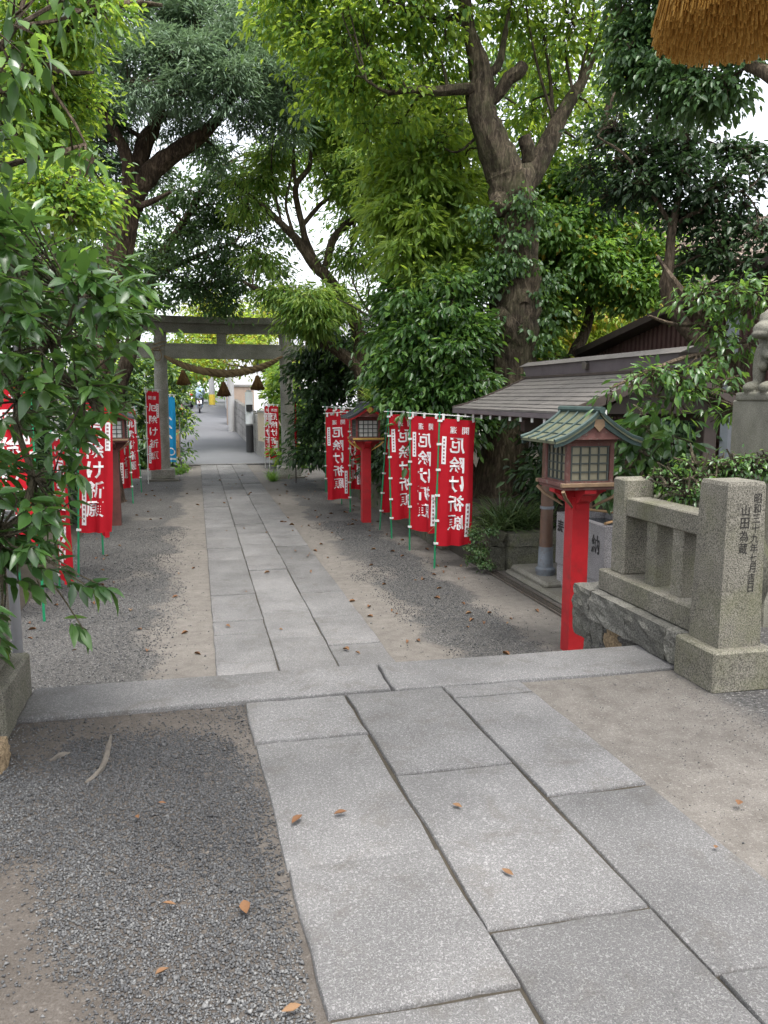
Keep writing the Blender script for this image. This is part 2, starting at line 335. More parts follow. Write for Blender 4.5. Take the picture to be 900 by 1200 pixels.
    def mesh(s, name, mat, smooth=False, off=(0, 0, 0)):
        me = bpy.data.meshes.new(name); V = [(v[0]-off[0], v[1]-off[1], v[2]-off[2]) for v in s.V]
        me.from_pydata(V, [], s.F); me.materials.append(M[mat])
        bm = bmesh.new(); bm.from_mesh(me); bmesh.ops.recalc_face_normals(bm, faces=bm.faces); bm.to_mesh(me); bm.free()
        if smooth:
            me.polygons.foreach_set('use_smooth', np.ones(len(me.polygons), bool)); me.set_sharp_from_angle(angle=radians(40))
        return me
    def build(s, name, mat, parent=None, smooth=False, off=(0, 0, 0), loc=(0, 0, 0)):
        o = bpy.data.objects.new(name, s.mesh(name, mat, smooth, off)); o.location = loc; return link(o, parent)
def chain_off(o):            # world place of an unrotated parent chain
    v = np.zeros(3)
    while o is not None: v += np.array(o.location); o = o.parent
    return v
def part(mb, name, mat, parent, smooth=False):      # world-space MB -> part of an unrotated thing
    return mb.build(name, mat, parent, smooth, off=chain_off(parent))
def copy_tree(o, parent=None):
    c = o.copy(); COL.objects.link(c); c.parent = parent
    for ch in list(o.children): copy_tree(ch, c)
    return c
def cr(pts, k=4):            # Catmull-Rom through rows of numbers
    p = np.asarray(pts, float); q = np.vstack([2*p[0]-p[1], p, 2*p[-1]-p[-2]]); out = []
    for i in range(1, len(q)-2):
        for t in np.linspace(0, 1, k, endpoint=False):
            a, b, c, d = q[i-1], q[i], q[i+1], q[i+2]
            out.append(0.5*((2*b)+(c-a)*t+(2*a-5*b+4*c-d)*t*t+(3*b-a-3*c+d)*t**3))
    out.append(p[-1]); return np.array(out)
_tc = {}
def glyph(ch, off=0.0):      # one character in a unit em box, centred: 2-D points and faces
    if (ch, off) in _tc: return _tc[(ch, off)]
    c = bpy.data.curves.new('glyph', 'FONT'); c.body = ch; c.offset = off; c.resolution_u = 2
    o = bpy.data.objects.new('glyph', c); COL.objects.link(o)
    dg = bpy.context.evaluated_depsgraph_get(); ev = o.evaluated_get(dg); me = ev.to_mesh()
    V = np.array([v.co[:2] for v in me.vertices]) if len(me.vertices) else np.zeros((0, 2)); Fc = [tuple(p.vertices) for p in me.polygons]
    ev.to_mesh_clear(); bpy.data.objects.remove(o); bpy.data.curves.remove(c)
    if len(V): V = V-(V.min(0)+V.max(0))/2; V = V/max(np.ptp(V[:, 0]), np.ptp(V[:, 1]), 1e-6)
    _tc[(ch, off)] = (V, Fc); return V, Fc
# ------------------------------------------------------------------ foliage helpers
def leaf_cards(pos, d, L, Wd, rng, fold=0.25, roll=1.0, oval=True):
    """small folded leaves: two halves meeting at the midrib"""
    n = len(pos); d = nrm(d)
    up = np.array([0, 0, 1.0])+rng.normal(0, 0.42*roll, (n, 3))
    s = nrm(np.cross(d, up)); nn = np.cross(s, d); z = np.minimum(rng.lognormal(0, 0.24, n), 1.5)
    L = (L*z)[:, None]; w = (Wd*z*rng.uniform(0.75, 1.2, n))[:, None]*0.5
    tip = pos+d*L-nn*L*0.16; b = np.arange(n)[:, None]
    if not oval:
        mid = pos+d*L*0.45
        V = np.stack([pos, mid+s*w+nn*w*fold*2, tip, mid-s*w+nn*w*fold*2], 1).reshape(-1, 3)
        return V, np.concatenate([b*4+np.array([0, 1, 2]), b*4+np.array([0, 2, 3])])
    a, c = pos+d*L*0.28-nn*L*0.02, pos+d*L*0.64-nn*L*0.06
    V = np.stack([pos, a+s*w*.92+nn*w*fold*2, c+s*w*.86+nn*w*fold*2, tip, c-s*w*.86+nn*w*fold*2, a-s*w*.92+nn*w*fold*2], 1).reshape(-1, 3)
    return V, np.concatenate([b*6+np.array([0, 1, 2, 3]), b*6+np.array([0, 3, 4, 5])])
def leaf_big(pos, d, L, Wd, rng, curl=0.35, fold=0.2, upv=None, prof=(0.0, 0.7, 1.0, 0.55, 0.0)):
    """broad curved leaves, 11 points each"""
    n = len(pos); d = nrm(d)
    up = np.array([0, 0, 1.0])+rng.normal(0, 0.35, (n, 3)) if upv is None else upv
    s = nrm(np.cross(d, up)); nn = np.cross(s, d)
    L = (L*rng.uniform(0.6, 1.25, n))[:, None]; w = (Wd*rng.uniform(0.75, 1.2, n))[:, None]*0.5
    cu = (curl*rng.uniform(0.3, 1.6, n))[:, None]
    V = [pos]
    for i, t in ((1, 0.25), (2, 0.5), (3, 0.78)):
        c = pos+d*L*t-nn*L*cu*t*t; ww = w*prof[i]
        V += [c+s*ww+nn*ww*fold, c-nn*ww*fold, c-s*ww+nn*ww*fold]
    V.append(pos+d*L*0.98-nn*L*cu)
    V = np.stack(V, 1).reshape(-1, 3); b = np.arange(n)[:, None]*11
    tri = [(0, 1, 2), (0, 2, 3), (7, 10, 8), (8, 10, 9)]; quad = [(1, 4, 5, 2), (2, 5, 6, 3), (4, 7, 8, 5), (5, 8, 9, 6)]
    return V, [np.concatenate([b+np.array(t) for t in tri]), np.concatenate([b+np.array(q) for q in quad])]
def blade_leaves(base, d, L, Wd, rng, bend=0.9, k=6):
    """arching strap leaves from a base"""
    n = len(base); d = nrm(d); s = nrm(np.cross(d, np.array([0, 0, 1.0])+rng.normal(0, 0.2, (n, 3))))
    L = (L*rng.uniform(0.6, 1.2, n))[:, None]; h = d.copy(); h[:, 2] = 0; h = nrm(h)
    p = base.copy(); cur = d.copy(); V = []
    bd = (bend*rng.uniform(0.5, 1.4, n))[:, None]
    for i in range(k):
        w = Wd*0.5*min(1.0, (k-1-i)/(k*0.45)+0.04)
        V += [p+s*w, p-s*w]
        p = p+cur*L/(k-1); cur = nrm(cur+(h*0.35-np.array([0, 0, 1.0]))*bd/(k-1)*1.6)
    V = np.stack(V, 1).reshape(-1, 3); b = np.arange(n)[:, None]*(2*k)
    return V, np.concatenate([b+np.array([2*i, 2*i+2, 2*i+3, 2*i+1]) for i in range(k-1)])
def rsphere(n, rng):
    v = rng.normal(size=(n, 3)); return nrm(v)
def crown_points(clumps, n, rng, twig=0.22, per=14, shell=0.55):
    """leaf places gathered round twig tips spread through the clumps' volume"""
    C = np.array([c[:3] for c in clumps]); R = np.array([c[3] for c in clumps])
    w = R**2; w = w/w.sum(); nt = max(1, n//per)
    k = rng.choice(len(C), nt, p=w); u = rsphere(nt, rng)
    # clumps break up into sprays with gaps between them
    ns = 11; su = rsphere(len(C)*ns, rng); su[:, 2] *= 0.8
    sc = np.repeat(C, ns, 0)+su*(np.repeat(R, ns)*rng.uniform(0.35, 1.2, len(su)))[:, None]
    s = k*ns+rng.integers(0, ns, nt)
    v = rng.normal(0, 0.20, (nt, 3))*R[k][:, None]; v[:, 2] *= 0.5
    tips = sc[s]+v; u = nrm(tips-C[k])*np.minimum(1, np.linalg.norm(tips-C[k], axis=1)/R[k])[:, None]
    j = np.repeat(np.arange(nt), per); n2 = len(j)
    off = rng.normal(0, twig*0.55, (n2, 3)); off[:, 2] *= 0.22                 # flat layered sprays, each tilted its own way
    ti = rng.normal(0, 0.35, (nt, 2)); off[:, 2] += off[:, 0]*ti[j, 0]+off[:, 1]*ti[j, 1]-0.25*np.hypot(off[:, 0], off[:, 1])
    return tips, k, u, tips[j]+off, u[j], off
def limb_mb(limbs, mb=None, n=9, jit=0.10, seed=1):
    mb = mb or MB(); nodes = []
    for i, lm in enumerate(limbs):
        c = cr(lm, 4); mb.tube(c[:, :3], list(np.maximum(c[:, 3], 0.006)), n if lm[0][3] > 0.06 else 6, True, jit, seed+i)
        nodes.append(c)
    return mb, np.vstack(nodes)
def branch_mb(nodes, clumps, tips, k, rng, every=3, r=0.02):
    """boughs from the limbs to the clumps, twigs from clump hearts to twig tips"""
    mb = MB()
    N = nodes[:, :3]
    for ci, c in enumerate(clumps):
        c3 = np.array(c[:3]); dd = np.linalg.norm(N-c3, axis=1)+0.35*np.maximum(0, N[:, 2]-c3[2]); j = int(np.argmin(dd)); a = N[j]
        if np.linalg.norm(a-c3) < 0.15: continue
        m = (a+c3)/2+rng.normal(0, 0.1, 3)*np.linalg.norm(a-c3)+np.array([0, 0, 0.08*np.linalg.norm(a-c3)])
        r0 = min(nodes[j, 3]*0.6, r*(1+c[3]*1.5)); q = cr([a, m, c3], 4)
        mb.tube(q, list(np.linspace(max(r0, 0.012), 0.008, len(q))), 5, False)
    for t in range(0, len(tips), every):
        c3 = np.array(clumps[k[t]][:3]); e = tips[t]; m = (c3+e)/2+rng.normal(0, 0.06, 3)
        mb.tube([c3, m, e], [0.009, 0.006, 0.003], 3, False)
    return mb
def px(lst):                 # (photo x, photo y, distance Y, size) -> world point + size
    return [(*P(a, b, Y), s) for a, b, Y, s in lst]
def fill(x0, y0, x1, y1, Y0, Y1, n, r, rng):
    out = []
    for i in range(n):
        out.append((*P(rng.uniform(x0, x1), rng.uniform(y0, y1), rng.uniform(Y0, Y1)), r*rng.uniform(0.7, 1.3)))
    return out
def plant(name, label, cat, base, limbs, clumps, n, L, Wd, leafmat, bark='bark_thin', seed=0, group=None, droop=0.3, outw=0.8,
          rnd=0.7, twig=0.22, per=14, shell=0.55, style='card', every=3, br=0.02, curl=0.35, second=None, zmin=0.03, crown='crown', oval=True):
    rng = np.random.default_rng(seed+100)
    r = root(name, tuple(base), label, cat, group); off = np.array(base)
    nodes = np.array([[*base, 0.05]])
    if limbs:
        mb, nodes = limb_mb(limbs, seed=seed*31); part(mb, 'trunk', bark, r, True)
    tips, k, u, pos, out, o2 = crown_points(clumps, n, rng, twig, per, shell)
    if limbs: part(branch_mb(nodes, clumps, tips, k, rng, every, br), 'branches', bark, r, True)['kind'] = 'stuff'
    d = out*outw*.6+nrm(o2)*0.9+rng.normal(0, rnd*0.5, pos.shape)-np.array([0, 0, droop])
    keep = pos[:, 2] > zmin; pos, d = pos[keep], d[keep]
    sets = [(slice(None), leafmat)]
    if second:
        msk = rng.random(len(pos)) < second[1]; sets = [(~msk, leafmat), (msk, second[0])]
    for i, (sl, mt) in enumerate(sets):
        pp, dd = pos[sl], d[sl]
        if style == 'card': V, Fc = leaf_cards(pp, dd, L, Wd, rng, oval=oval)
        else: V, Fc = leaf_big(pp, dd, L, Wd, rng, curl)
        o = bpy.data.objects.new(crown if i == 0 else 'pale_leaves', np_mesh('leaves', V, Fc, mt, style != 'card', off)); link(o, r)
    return r
# ================================================================== THE SETTING
# lower ground: one sheet to the horizon
mb = MB(); mb.add([(-400, -300, 0), (400, -300, 0), (400, 900, 0), (-400, 900, 0)], [(0, 1, 2, 3)])
tag(mb.build('ground', 'lower_ground'), kind='structure')
TZ = 0.6
# upper terrace the photographer stands on
mb = MB(); mb.box(-9, 2.62, -8, 3.90, 0.0, TZ-0.012); mb.box(2.62, 9, -8, 4.98, 0.0, TZ-0.014)
terr = tag(mb.build('terrace', 'upper_ground'), kind='structure')
# flight of steps down behind the threshold
mb = MB(); mb.box(-0.95, 2.60, 3.90, 4.30, 0.0, TZ-0.09)
stp = tag(mb.build('stone_steps', 'concrete'), kind='structure')
for i, (y0, y1, z) in enumerate([(4.30, 4.66, 0.45), (4.66, 5.02, 0.30), (5.02, 5.38, 0.15)]):
    for a, b in ((-0.95, 0.8), (0.808, 2.6)):
        MB().box(a, b, y0, y1, 0.0, z, 0.012).build('step', 'paving', stp)
# threshold: two long slabs
def quad_slab(pts, z0, z1, bev=0.012):
    pts = [np.array(p, float) for p in pts]; c = sum(pts)/4
    ins = [p+nrm(c-p)*bev*1.4 for p in pts]
    V = [(*p, z0) for p in pts]+[(*p, z1-bev*0.6) for p in pts]+[(*p, z1) for p in ins]
    m = MB(); Fc = [(3, 2, 1, 0), (8, 9, 10, 11)]
    for i in range(4):
        j = (i+1) % 4; Fc += [(i, j, 4+j, 4+i), (4+i, 4+j, 8+j, 8+i)]
    return m.add(V, Fc)
def rough_slab(x0, x1, y0, y1, z, h, shear=0.0, yref=0.0, jit=0.004, bev=0.010, rng=random):
    """worn paving stone: outline with slightly uneven sides, softened rim"""
    side = []
    def run(a, b, k):
        for i in range(k):
            t = i/k; side.append((a[0]+(b[0]-a[0])*t+rng.uniform(-jit, jit), a[1]+(b[1]-a[1])*t+rng.uniform(-jit, jit)))
    c = [(x0, y0), (x1, y0), (x1, y1), (x0, y1)]
    for i in range(4): run(c[i], c[(i+1) % 4], 5)
    side = [(x+shear*(y-yref), y) for x, y in side]; n = len(side)
    cx = sum(p[0] for p in side)/n; cy = sum(p[1] for p in side)/n
    def ins(p, b): dx, dy = cx-p[0], cy-p[1]; l = math.hypot(dx, dy); return (p[0]+dx/l*b, p[1]+dy/l*b)
    tilt = (rng.uniform(-0.004, 0.004), rng.uniform(-0.004, 0.004))
    def zz(p): return z+tilt[0]*(p[0]-cx)+tilt[1]*(p[1]-cy)
    V = [(*p, z-h) for p in side]+[(*p, zz(p)-bev) for p in side]+[(*ins(p, bev*0.5), zz(p)-bev*0.3) for p in side]+[(*ins(p, bev*1.6), zz(p)) for p in side]
    Fc = [tuple(range(n-1, -1, -1)), tuple(range(3*n, 4*n))]
    for r_ in range(3):
        for i in range(n): j = (i+1) % n; Fc.append((r_*n+i, r_*n+j, (r_+1)*n+j, (r_+1)*n+i))
    return MB().add(V, Fc)
rough_slab(-0.86, 0.94, 3.905, 4.31, TZ+0.012, 0.12, jit=0.006).build('step', 'paving', stp, True)
rough_slab(0.955, 2.60, 3.885, 4.30, TZ+0.008, 0.12, jit=0.006).build('step', 'paving', stp, True)
# near path on the terrace: a bed of earth with worn granite slabs
SH = -0.035
bed = MB().hexa([(0.14+SH*(-3), 0.9, TZ-0.05), (1.70+SH*(-3), 0.9, TZ-0.05), (1.67, 3.9, TZ-0.05), (0.19, 3.9, TZ-0.05)],
                [(0.20+SH*(-3), 0.9, TZ-0.009), (1.64+SH*(-3), 0.9, TZ-0.009), (1.62, 3.9, TZ-0.009), (0.20, 3.9, TZ-0.009)])
bed = tag(bed.build('upper_path', 'soil'), kind='structure')
def joint_y(x, y, z): return float(G(x, y, z)[1])
cols = [(0.19, 0.689, [(360, 866), (420, 1008)]), (0.699, 1.199, [(527, 902), (661, 1078)]), (1.209, 1.635, [(566, 816), (695, 926), (872, 1138)])]
for x0, x1, js in cols:
    ys = [3.885]+[joint_y(a, b, TZ) for a, b in js]
    while ys[-1] > 0.9: ys.append(ys[-1]-random.uniform(0.62, 0.9))
    for a, b in zip(ys[:-1], ys[1:]):
        rough_slab(x0, x1, b+0.004, a-0.004, TZ+0.004+random.uniform(-0.004, 0.005), 0.05, SH, 3.9, 0.005).build('paving_stone', 'paving', bed, True)
# lower path to the torii
bed = tag(MB().box(0.10, 1.475, 5.38, 25.5, -0.05, 0.006).build('lower_path', 'soil'), kind='structure')
def cy(v): return float(G(260, 530+v/3.6, 0.02)[1])
cuts = [[895, 770, 715, 605, 457, 405, 318, 282, 230, 180, 140, 115, 92, 76],
        [800, 688, 505, 445, 393, 347, 308, 270, 190, 160, 135, 112, 90, 74],
        [845, 718, 612, 408, 362, 285, 228, 180, 135, 110, 88, 72]]
for (x0, x1), cc in zip([(0.09, 0.556), (0.564, 1.021), (1.029, 1.485)], cuts):
    ys = [5.385, 5.95 if x0 != 0.564 else 5.7]+[cy(v) for v in cc]+[25.45]
    ys = [y for i, y in enumerate(ys) if i == 0 or y > ys[i-1]+0.15]
    for a, b in zip(ys[:-1], ys[1:]):
        rough_slab(x0, x1, a+0.006, b-0.006, 0.025+random.uniform(-0.008, 0.008), 0.06, 0, 0, 0.004).build('paving_stone', 'paving', bed, True)
# street beyond: level, then climbing gently
def road_z(y): return 0.006+max(0.0, y-29)*0.052 - max(0.0, y-62)*0.03
V = []; Fc = []
ysr = [25.5, 27, 29, 31, 34, 38, 43, 50, 62, 80, 110, 160]
for i, y in enumerate(ysr):
    xl = -0.75 if y > 25.6 else -1.4; xl -= max(0, y-30)*0.018; xr = 2.95-max(0, y-27)*0.028+max(0, y-50)*0.05
    V += [(xl-4*(y > 200), y, road_z(y)), (xr, y, road_z(y))]
for i in range(len(ysr)-1): Fc.append((2*i, 2*i+1, 2*i+3, 2*i+2))
road = tag(MB().add(V, Fc).build('road', 'asphalt'), kind='structure')
MB().box(-1.4, 3.0, 25.47, 25.62, 0.0, 0.05, 0.01).build('kerb', 'paving', road)
# soil bank on the right behind the flags, left planting strip
bank = MB(); 
bank.add([(3.36, 9.3, 0.0), (3.36, 21.5, 0.0), (3.42, 21.5, 0.42), (3.42, 9.3, 0.42), (6.5, 21.5, 0.9), (6.5, 9.3, 0.8), (14, 24, 1.2), (14, 9.3, 1.2)], [(0, 1, 2, 3), (3, 2, 4, 5), (5, 4, 6, 7)])
tag(bank.build('planting_bank', 'soil'), kind='structure')
bank = MB(); bank.add([(-1.75, 6, 0.005), (-1.75, 21, 0.005), (-2.2, 21, 0.22), (-2.2, 6, 0.22), (-14, 24, 0.5), (-14, 6, 0.5)], [(0, 1, 2, 3), (3, 2, 4, 5)])
tag(bank.build('planting_strip', 'soil'), kind='structure')
# gravel spread loose on the earth: real pebbles
def pebbles(name, label, x0, x1, y0, y1, z, n, size, seed, dens):
    rng = np.random.default_rng(seed); x = rng.uniform(x0, x1, n); y = rng.uniform(y0, y1, n)
    keep = rng.random(n) < dens(x, y); x, y = x[keep], y[keep]; n = len(x)
    s = size*rng.lognormal(0, 0.28, n)
    base = np.array([(1, 0, 0), (-0.5, 0.87, 0), (-0.5, -0.87, 0), (0.25, 0.3, 0.8), (-0.1, -0.2, -0.8)])
    tri = np.array([(0, 1, 3), (1, 2, 3), (2, 0, 3), (1, 0, 4), (2, 1, 4), (0, 2, 4)])
    a = rng.uniform(0, 2*pi, n); b = base[None]*rng.uniform(0.6, 1.15, (n, 5, 3))*np.array([0.5, 0.5, 0.42])*s[:, None, None]
    t = rng.normal(0, 0.4, (n, 1)); bx = b[..., 0]; bz = b[..., 2]
    b = np.stack([bx*np.cos(t)-bz*np.sin(t), b[..., 1], bx*np.sin(t)+bz*np.cos(t)], -1)
    ca, sa = np.cos(a)[:, None], np.sin(a)[:, None]
    V = np.stack([b[..., 0]*ca-b[..., 1]*sa+x[:, None], b[..., 0]*sa+b[..., 1]*ca+y[:, None], b[..., 2]+z+s[:, None]*rng.uniform(0.0, 0.35, (n, 1))], -1)
    Fc = (np.arange(n)[:, None, None]*5+tri[None]).reshape(-1, 3)
    o = bpy.data.objects.new(name, np_mesh(name, V.reshape(-1, 3), Fc, 'pebbles')); link(o); tag(o, label, 'gravel', kind='stuff')
def wob(x, y, s=1.0, p=0.0): return np.sin(x*3.1*s+y*1.7*s+p)*0.5+np.sin(x*7.3*s-y*5.1*s+p*2)*0.3+np.sin(y*9.7*s+x*2*s)*0.2
GP = np.array([G(a, b, TZ)[:2] for a, b in [(-60, 880), (30, 905), (90, 872), (170, 855), (255, 858), (286, 900), (312, 960), (335, 1050), (352, 1120), (330, 1150), (368, 1215), (300, 1300), (170, 1300), (150, 1190), (60, 1110), (60, 1010), (-60, 1000)]])
def inpoly(x, y, Q):
    r = np.zeros(len(x), bool); n = len(Q)
    for i in range(n):
        (ax, ay), (bx, by) = Q[i], Q[(i+1) % n]
        c = ((ay > y) != (by > y)) & (x < (bx-ax)*(y-ay)/(by-ay+1e-12)+ax); r ^= c
    return r
def d_near(x, y):
    rg = np.random.default_rng(8); jx = x+rg.normal(0, .035, len(x))+.05*wob(x, y, 3); jy = y+rg.normal(0, .05, len(x))+.06*wob(y, x, 3)
    ok = x < 0.21-0.035*(y-3.9)-0.02
    return np.where(ok, np.where(inpoly(jx, jy, GP), 1.0, np.clip(.10+.12*wob(x, y, 2), .03, .4)), 0.0)
pebbles('gravel', 'loose grey gravel beside the nearest paving slabs', -0.9, 0.24, 1.3, 3.9, TZ-0.012, 84000, 0.0105, 3, d_near)
pebbles('gravel', 'thin scatter of grey grit beside the stone post', 1.68, 4.5, 1.2, 3.9, TZ-0.012, 26000, 0.006, 4, lambda x, y: np.clip((x-2.1+0.25*wob(x, y))/0.6, 0.16, 0.95))
def d_l(x, y): return np.clip(np.clip((-0.16-x+0.12*wob(x, y))/0.2, 0, 1)*(0.75+0.4*wob(x, y, 0.6)), 0.03, 1)
pebbles('gravel', 'dark gravel left of the lower path', -1.75, 0.06, 5.6, 13.5, 0.0, 30000, 0.014, 5, d_l)
def d_r(x, y): return np.clip(np.clip((x-1.85+0.25*wob(x, y, 0.7))/0.25, 0, 1)*np.clip((2.85-x+0.15*wob(x, y))/0.2, 0, 1), 0.03, 1)
pebbles('gravel', 'grey gravel between the lower path and the red flags', 1.52, 3.3, 5.6, 13.5, 0.0, 30000, 0.014, 6, d_r)
# ================================================================== STONE WORK
# right-hand gate post with carved inscription
r = root('stone_post', (2.72, 3.69, TZ), 'square granite gate post with carved inscription, right of the threshold', 'post')
part(MB().box(2.54, 2.90, 3.51, 3.87, TZ-0.02, 0.805, 0.012), 'plinth', 'fence_granite', r)
T4 = [(2.615, 3.585), (2.835, 3.585), (2.835, 3.815), (2.615, 3.815)]; B4 = [(2.60, 3.57), (2.85, 3.57), (2.85, 3.83), (2.60, 3.83)]
m = MB(); zt = 1.67
m.hexa([(*p, 0.80) for p in B4], [(*p, zt-0.02) for p in T4]); c_ = np.array([2.725, 3.70])
m.hexa([(*p, zt-0.02) for p in T4], [(*(np.array(p)*0.94+c_*0.06), zt) for p in T4])
part(m, 'shaft', 'fence_granite', r)
m = MB()
def carve(chars, x, z0, dz, size):
    for i, ch in enumerate(chars):
        V, Fc = glyph(ch, 0.008)
        z = z0-i*dz; yy = 3.585-(zt-z)/(zt-0.8)*0.015-0.002
        m.add([(x+v[0]*size*0.9-(i*0.002), yy, z+v[1]*size) for v in V], Fc)
carve('昭和三十九年七月吉日', 2.79, 1.585, 0.0515, 0.049); carve('山田為蔵', 2.722, 1.525, 0.066, 0.058)
part(m, 'inscription', 'carved', r)['kind'] = 'stuff'
# balustrade running down from it
r = root('stone_fence', (2.8, 4.4, TZ), 'low granite balustrade with two balusters beside the gate post', 'fence')
part(MB().box(2.64, 2.98, 3.875, 4.95, 0.80, 0.945, 0.010), 'base_beam', 'fence_granite', r)
part(MB().box(2.69, 2.90, 4.72, 4.885, 0.94, 1.575, 0.012), 'post', 'fence_granite', r)
for y in (4.42, 4.14): part(MB().box(2.705, 2.835, y-0.055, y+0.055, 0.94, 1.36, 0.006), 'baluster', 'fence_granite', r)
part(MB().box(2.695, 2.865, 3.80, 4.715, 1.335, 1.455, 0.008), 'rail', 'fence_granite', r)
def rock(c, s, seed, flat=0.8):
    rng = np.random.default_rng(seed); bm = bmesh.new(); bmesh.ops.create_cube(bm, size=1.0)
    bmesh.ops.subdivide_edges(bm, edges=bm.edges, cuts=5, use_grid_fill=True)
    ph = rng.uniform(0, 6, 9)
    for v in bm.verts:
        p = np.array(v.co); q = nrm(p)*0.62; p = p*flat+q*(1-flat)
        n_ = 0.035*(sin(p[0]*9+ph[0])*sin(p[1]*8+ph[1])+sin(p[2]*11+ph[2])*sin(p[0]*7+ph[3]))+rng.normal(0, 0.022)
        p = p*(1+n_); v.co = (c[0]+p[0]*s[0], c[1]+p[1]*s[1], c[2]+p[2]*s[2])
    mb = MB(); bm.verts.index_update(); mb.add([v.co[:] for v in bm.verts], [[v.index for v in f.verts] for f in bm.faces]); bm.free(); return mb
for i, (y0, y1) in enumerate([(4.92, 5.16), (4.45, 4.91), (4.0, 4.44), (3.885, 3.995)]):
    part(rock((2.78, (y0+y1)/2, 0.705), (0.44, (y1-y0)*1.02, 0.19), 20+i, 0.94), 'rough_base_stone', 'rough_stone', r)
# rubble wall under it
r = root('rubble_wall', (2.8, 4.6, 0), 'rough rubble stones under the balustrade behind the threshold', 'wall')
k = 0
for row, z in enumerate((0.10, 0.31, 0.51)):
    y = 4.33
    while y < 5.05:
        w = random.uniform(0.18, 0.3); part(rock((2.79+random.uniform(-.01, .01), y+w/2, z), (0.34, w*1.0, 0.22), 40+k, 0.75), 'stone', 'brown_stone' if k in (5, 8) else 'rough_stone', r); y += w; k += 1
# left gate post, cut by the picture edge
r = root('stone_post', (-1.15, 4.0, TZ), 'mossy granite gate post at the left end of the threshold', 'post')
part(MB().box(-1.42, -0.86, 3.69, 4.28, TZ-0.02, 0.82, 0.014), 'plinth', 'fence_granite', r)
part(MB().box(-1.34, -0.93, 3.78, 4.20, 0.815, 1.67, 0.016), 'shaft', 'fence_granite', r)
r2 = root('downpipe', (-0.99, 4.62, 0), 'thin grey pipe standing behind the left gate post', 'pipe')
part(MB().tube([(-0.99, 4.62, 0), (-0.99, 4.62, 1.45)], 0.028, 12), 'pipe', 'grey_pipe', r2, True)
part(MB().tube([(-0.99, 4.62, 1.44), (-0.99, 4.62, 1.50)], 0.034, 12), 'cap', 'grey_pipe', r2, True)
o = rock((-0.92, 3.45, TZ+0.02), (0.22, 0.2, 0.13), 77, 0.5).build('boulder', 'brown_stone', smooth=True)
tag(o, 'small rounded brown stone at the foot of the left gate post', 'stone')
# tree roots surfacing by the threshold
for i, pts in enumerate([[(100, 918), (118, 902), (126, 880), (130, 862)], [(58, 892), (70, 886), (82, 882)]]):
    q = cr([G(a, b, TZ-0.006) for a, b in pts], 4)
    o = MB().tube(q, list(0.010*np.sin(np.linspace(0.3, pi-0.2, len(q)))+0.003), 7, True, 0.2, i).build('tree_root', 'root_pale', smooth=True)
    tag(o, ['long pale root surfacing in the earth before the threshold', 'short pale root surfacing near the left post'][i], 'root')

# ------------------------------------------------------------------ torii
TY = 21.3
r = root('torii_gate', (0.74, TY, 0), 'weathered grey stone torii gate over the end of the path', 'torii')
for x in (-0.86, 2.34):
    lean = 0.05 if x < 0 else -0.05
    part(MB().tube([(x, TY, 0.28), (x+lean*0.3, TY, 1.3), (x+lean, TY, 3.72)], [0.185, 0.172, 0.155], 24), 'pillar', 'torii_stone', r, True)
    part(MB().box(x-0.29, x+0.29, TY-0.29, TY+0.29, 0.05, 0.30, 0.02), 'plinth', 'torii_stone', r)
    part(MB().box(x-0.38, x+0.38, TY-0.38, TY+0.38, -0.02, 0.052, 0.01), 'footing', 'concrete', r)
def beam(x0, x1, z0, z1, dy, up=0.0, ext=0.0, n=12):
    m = MB(); V = []
    for i in range(n+1):
        t = i/n; x = x0+(x1-x0)*t; u = up*(2*t-1)**4; e = ext*(2*t-1)
        V += [(x, TY-dy, z0+u), (x, TY+dy, z0+u), (x+e*0.4, TY+dy, z1+u), (x+e*0.4, TY-dy, z1+u)]
    Fc = [(0, 1, 2, 3), tuple(n*4+i for i in (3, 2, 1, 0))]
    for i in range(n):
        for j in range(4): Fc.append((i*4+j, (i+1)*4+j, (i+1)*4+(j+1) % 4, i*4+(j+1) % 4))
    return m.add(V, Fc)
part(beam(-1.55, 3.05, 3.68, 3.90, 0.17, 0.10, 0.15), 'lower_lintel', 'torii_stone', r)
part(beam(-1.72, 3.22, 3.903, 4.07, 0.24, 0.13, 0.25), 'top_lintel', 'torii_stone', r)
part(MB().box(-1.78, 3.26, TY-0.10, TY+0.10, 3.05, 3.42, 0.012), 'tie_beam', 'torii_stone', r)
part(MB().box(0.57, 0.80, TY-0.09, TY+0.09, 3.417, 3.72, 0.01), 'strut', 'torii_stone', r)
m = MB()
for k in range(3):
    q = [(-0.87+0.185*cos(a)+0.02*k, TY+0.185*sin(a), 3.3+0.05*k+0.06*sin(a+k)) for a in np.linspace(0, 2*pi, 14)]; m.tube(q, 0.012, 5, False)
q = cr([(-1.0, TY-0.19, 3.3), (-0.96, TY-0.22, 3.05), (-0.86, TY-0.22, 2.98), (-0.78, TY-0.21, 3.1), (-0.84, TY-0.19, 3.3)], 4); m.tube(q, 0.012, 5)
o = m.build('tied_cord', 'straw_rope'); tag(o, 'loop of pale cord tied round the left torii pillar', 'cord')
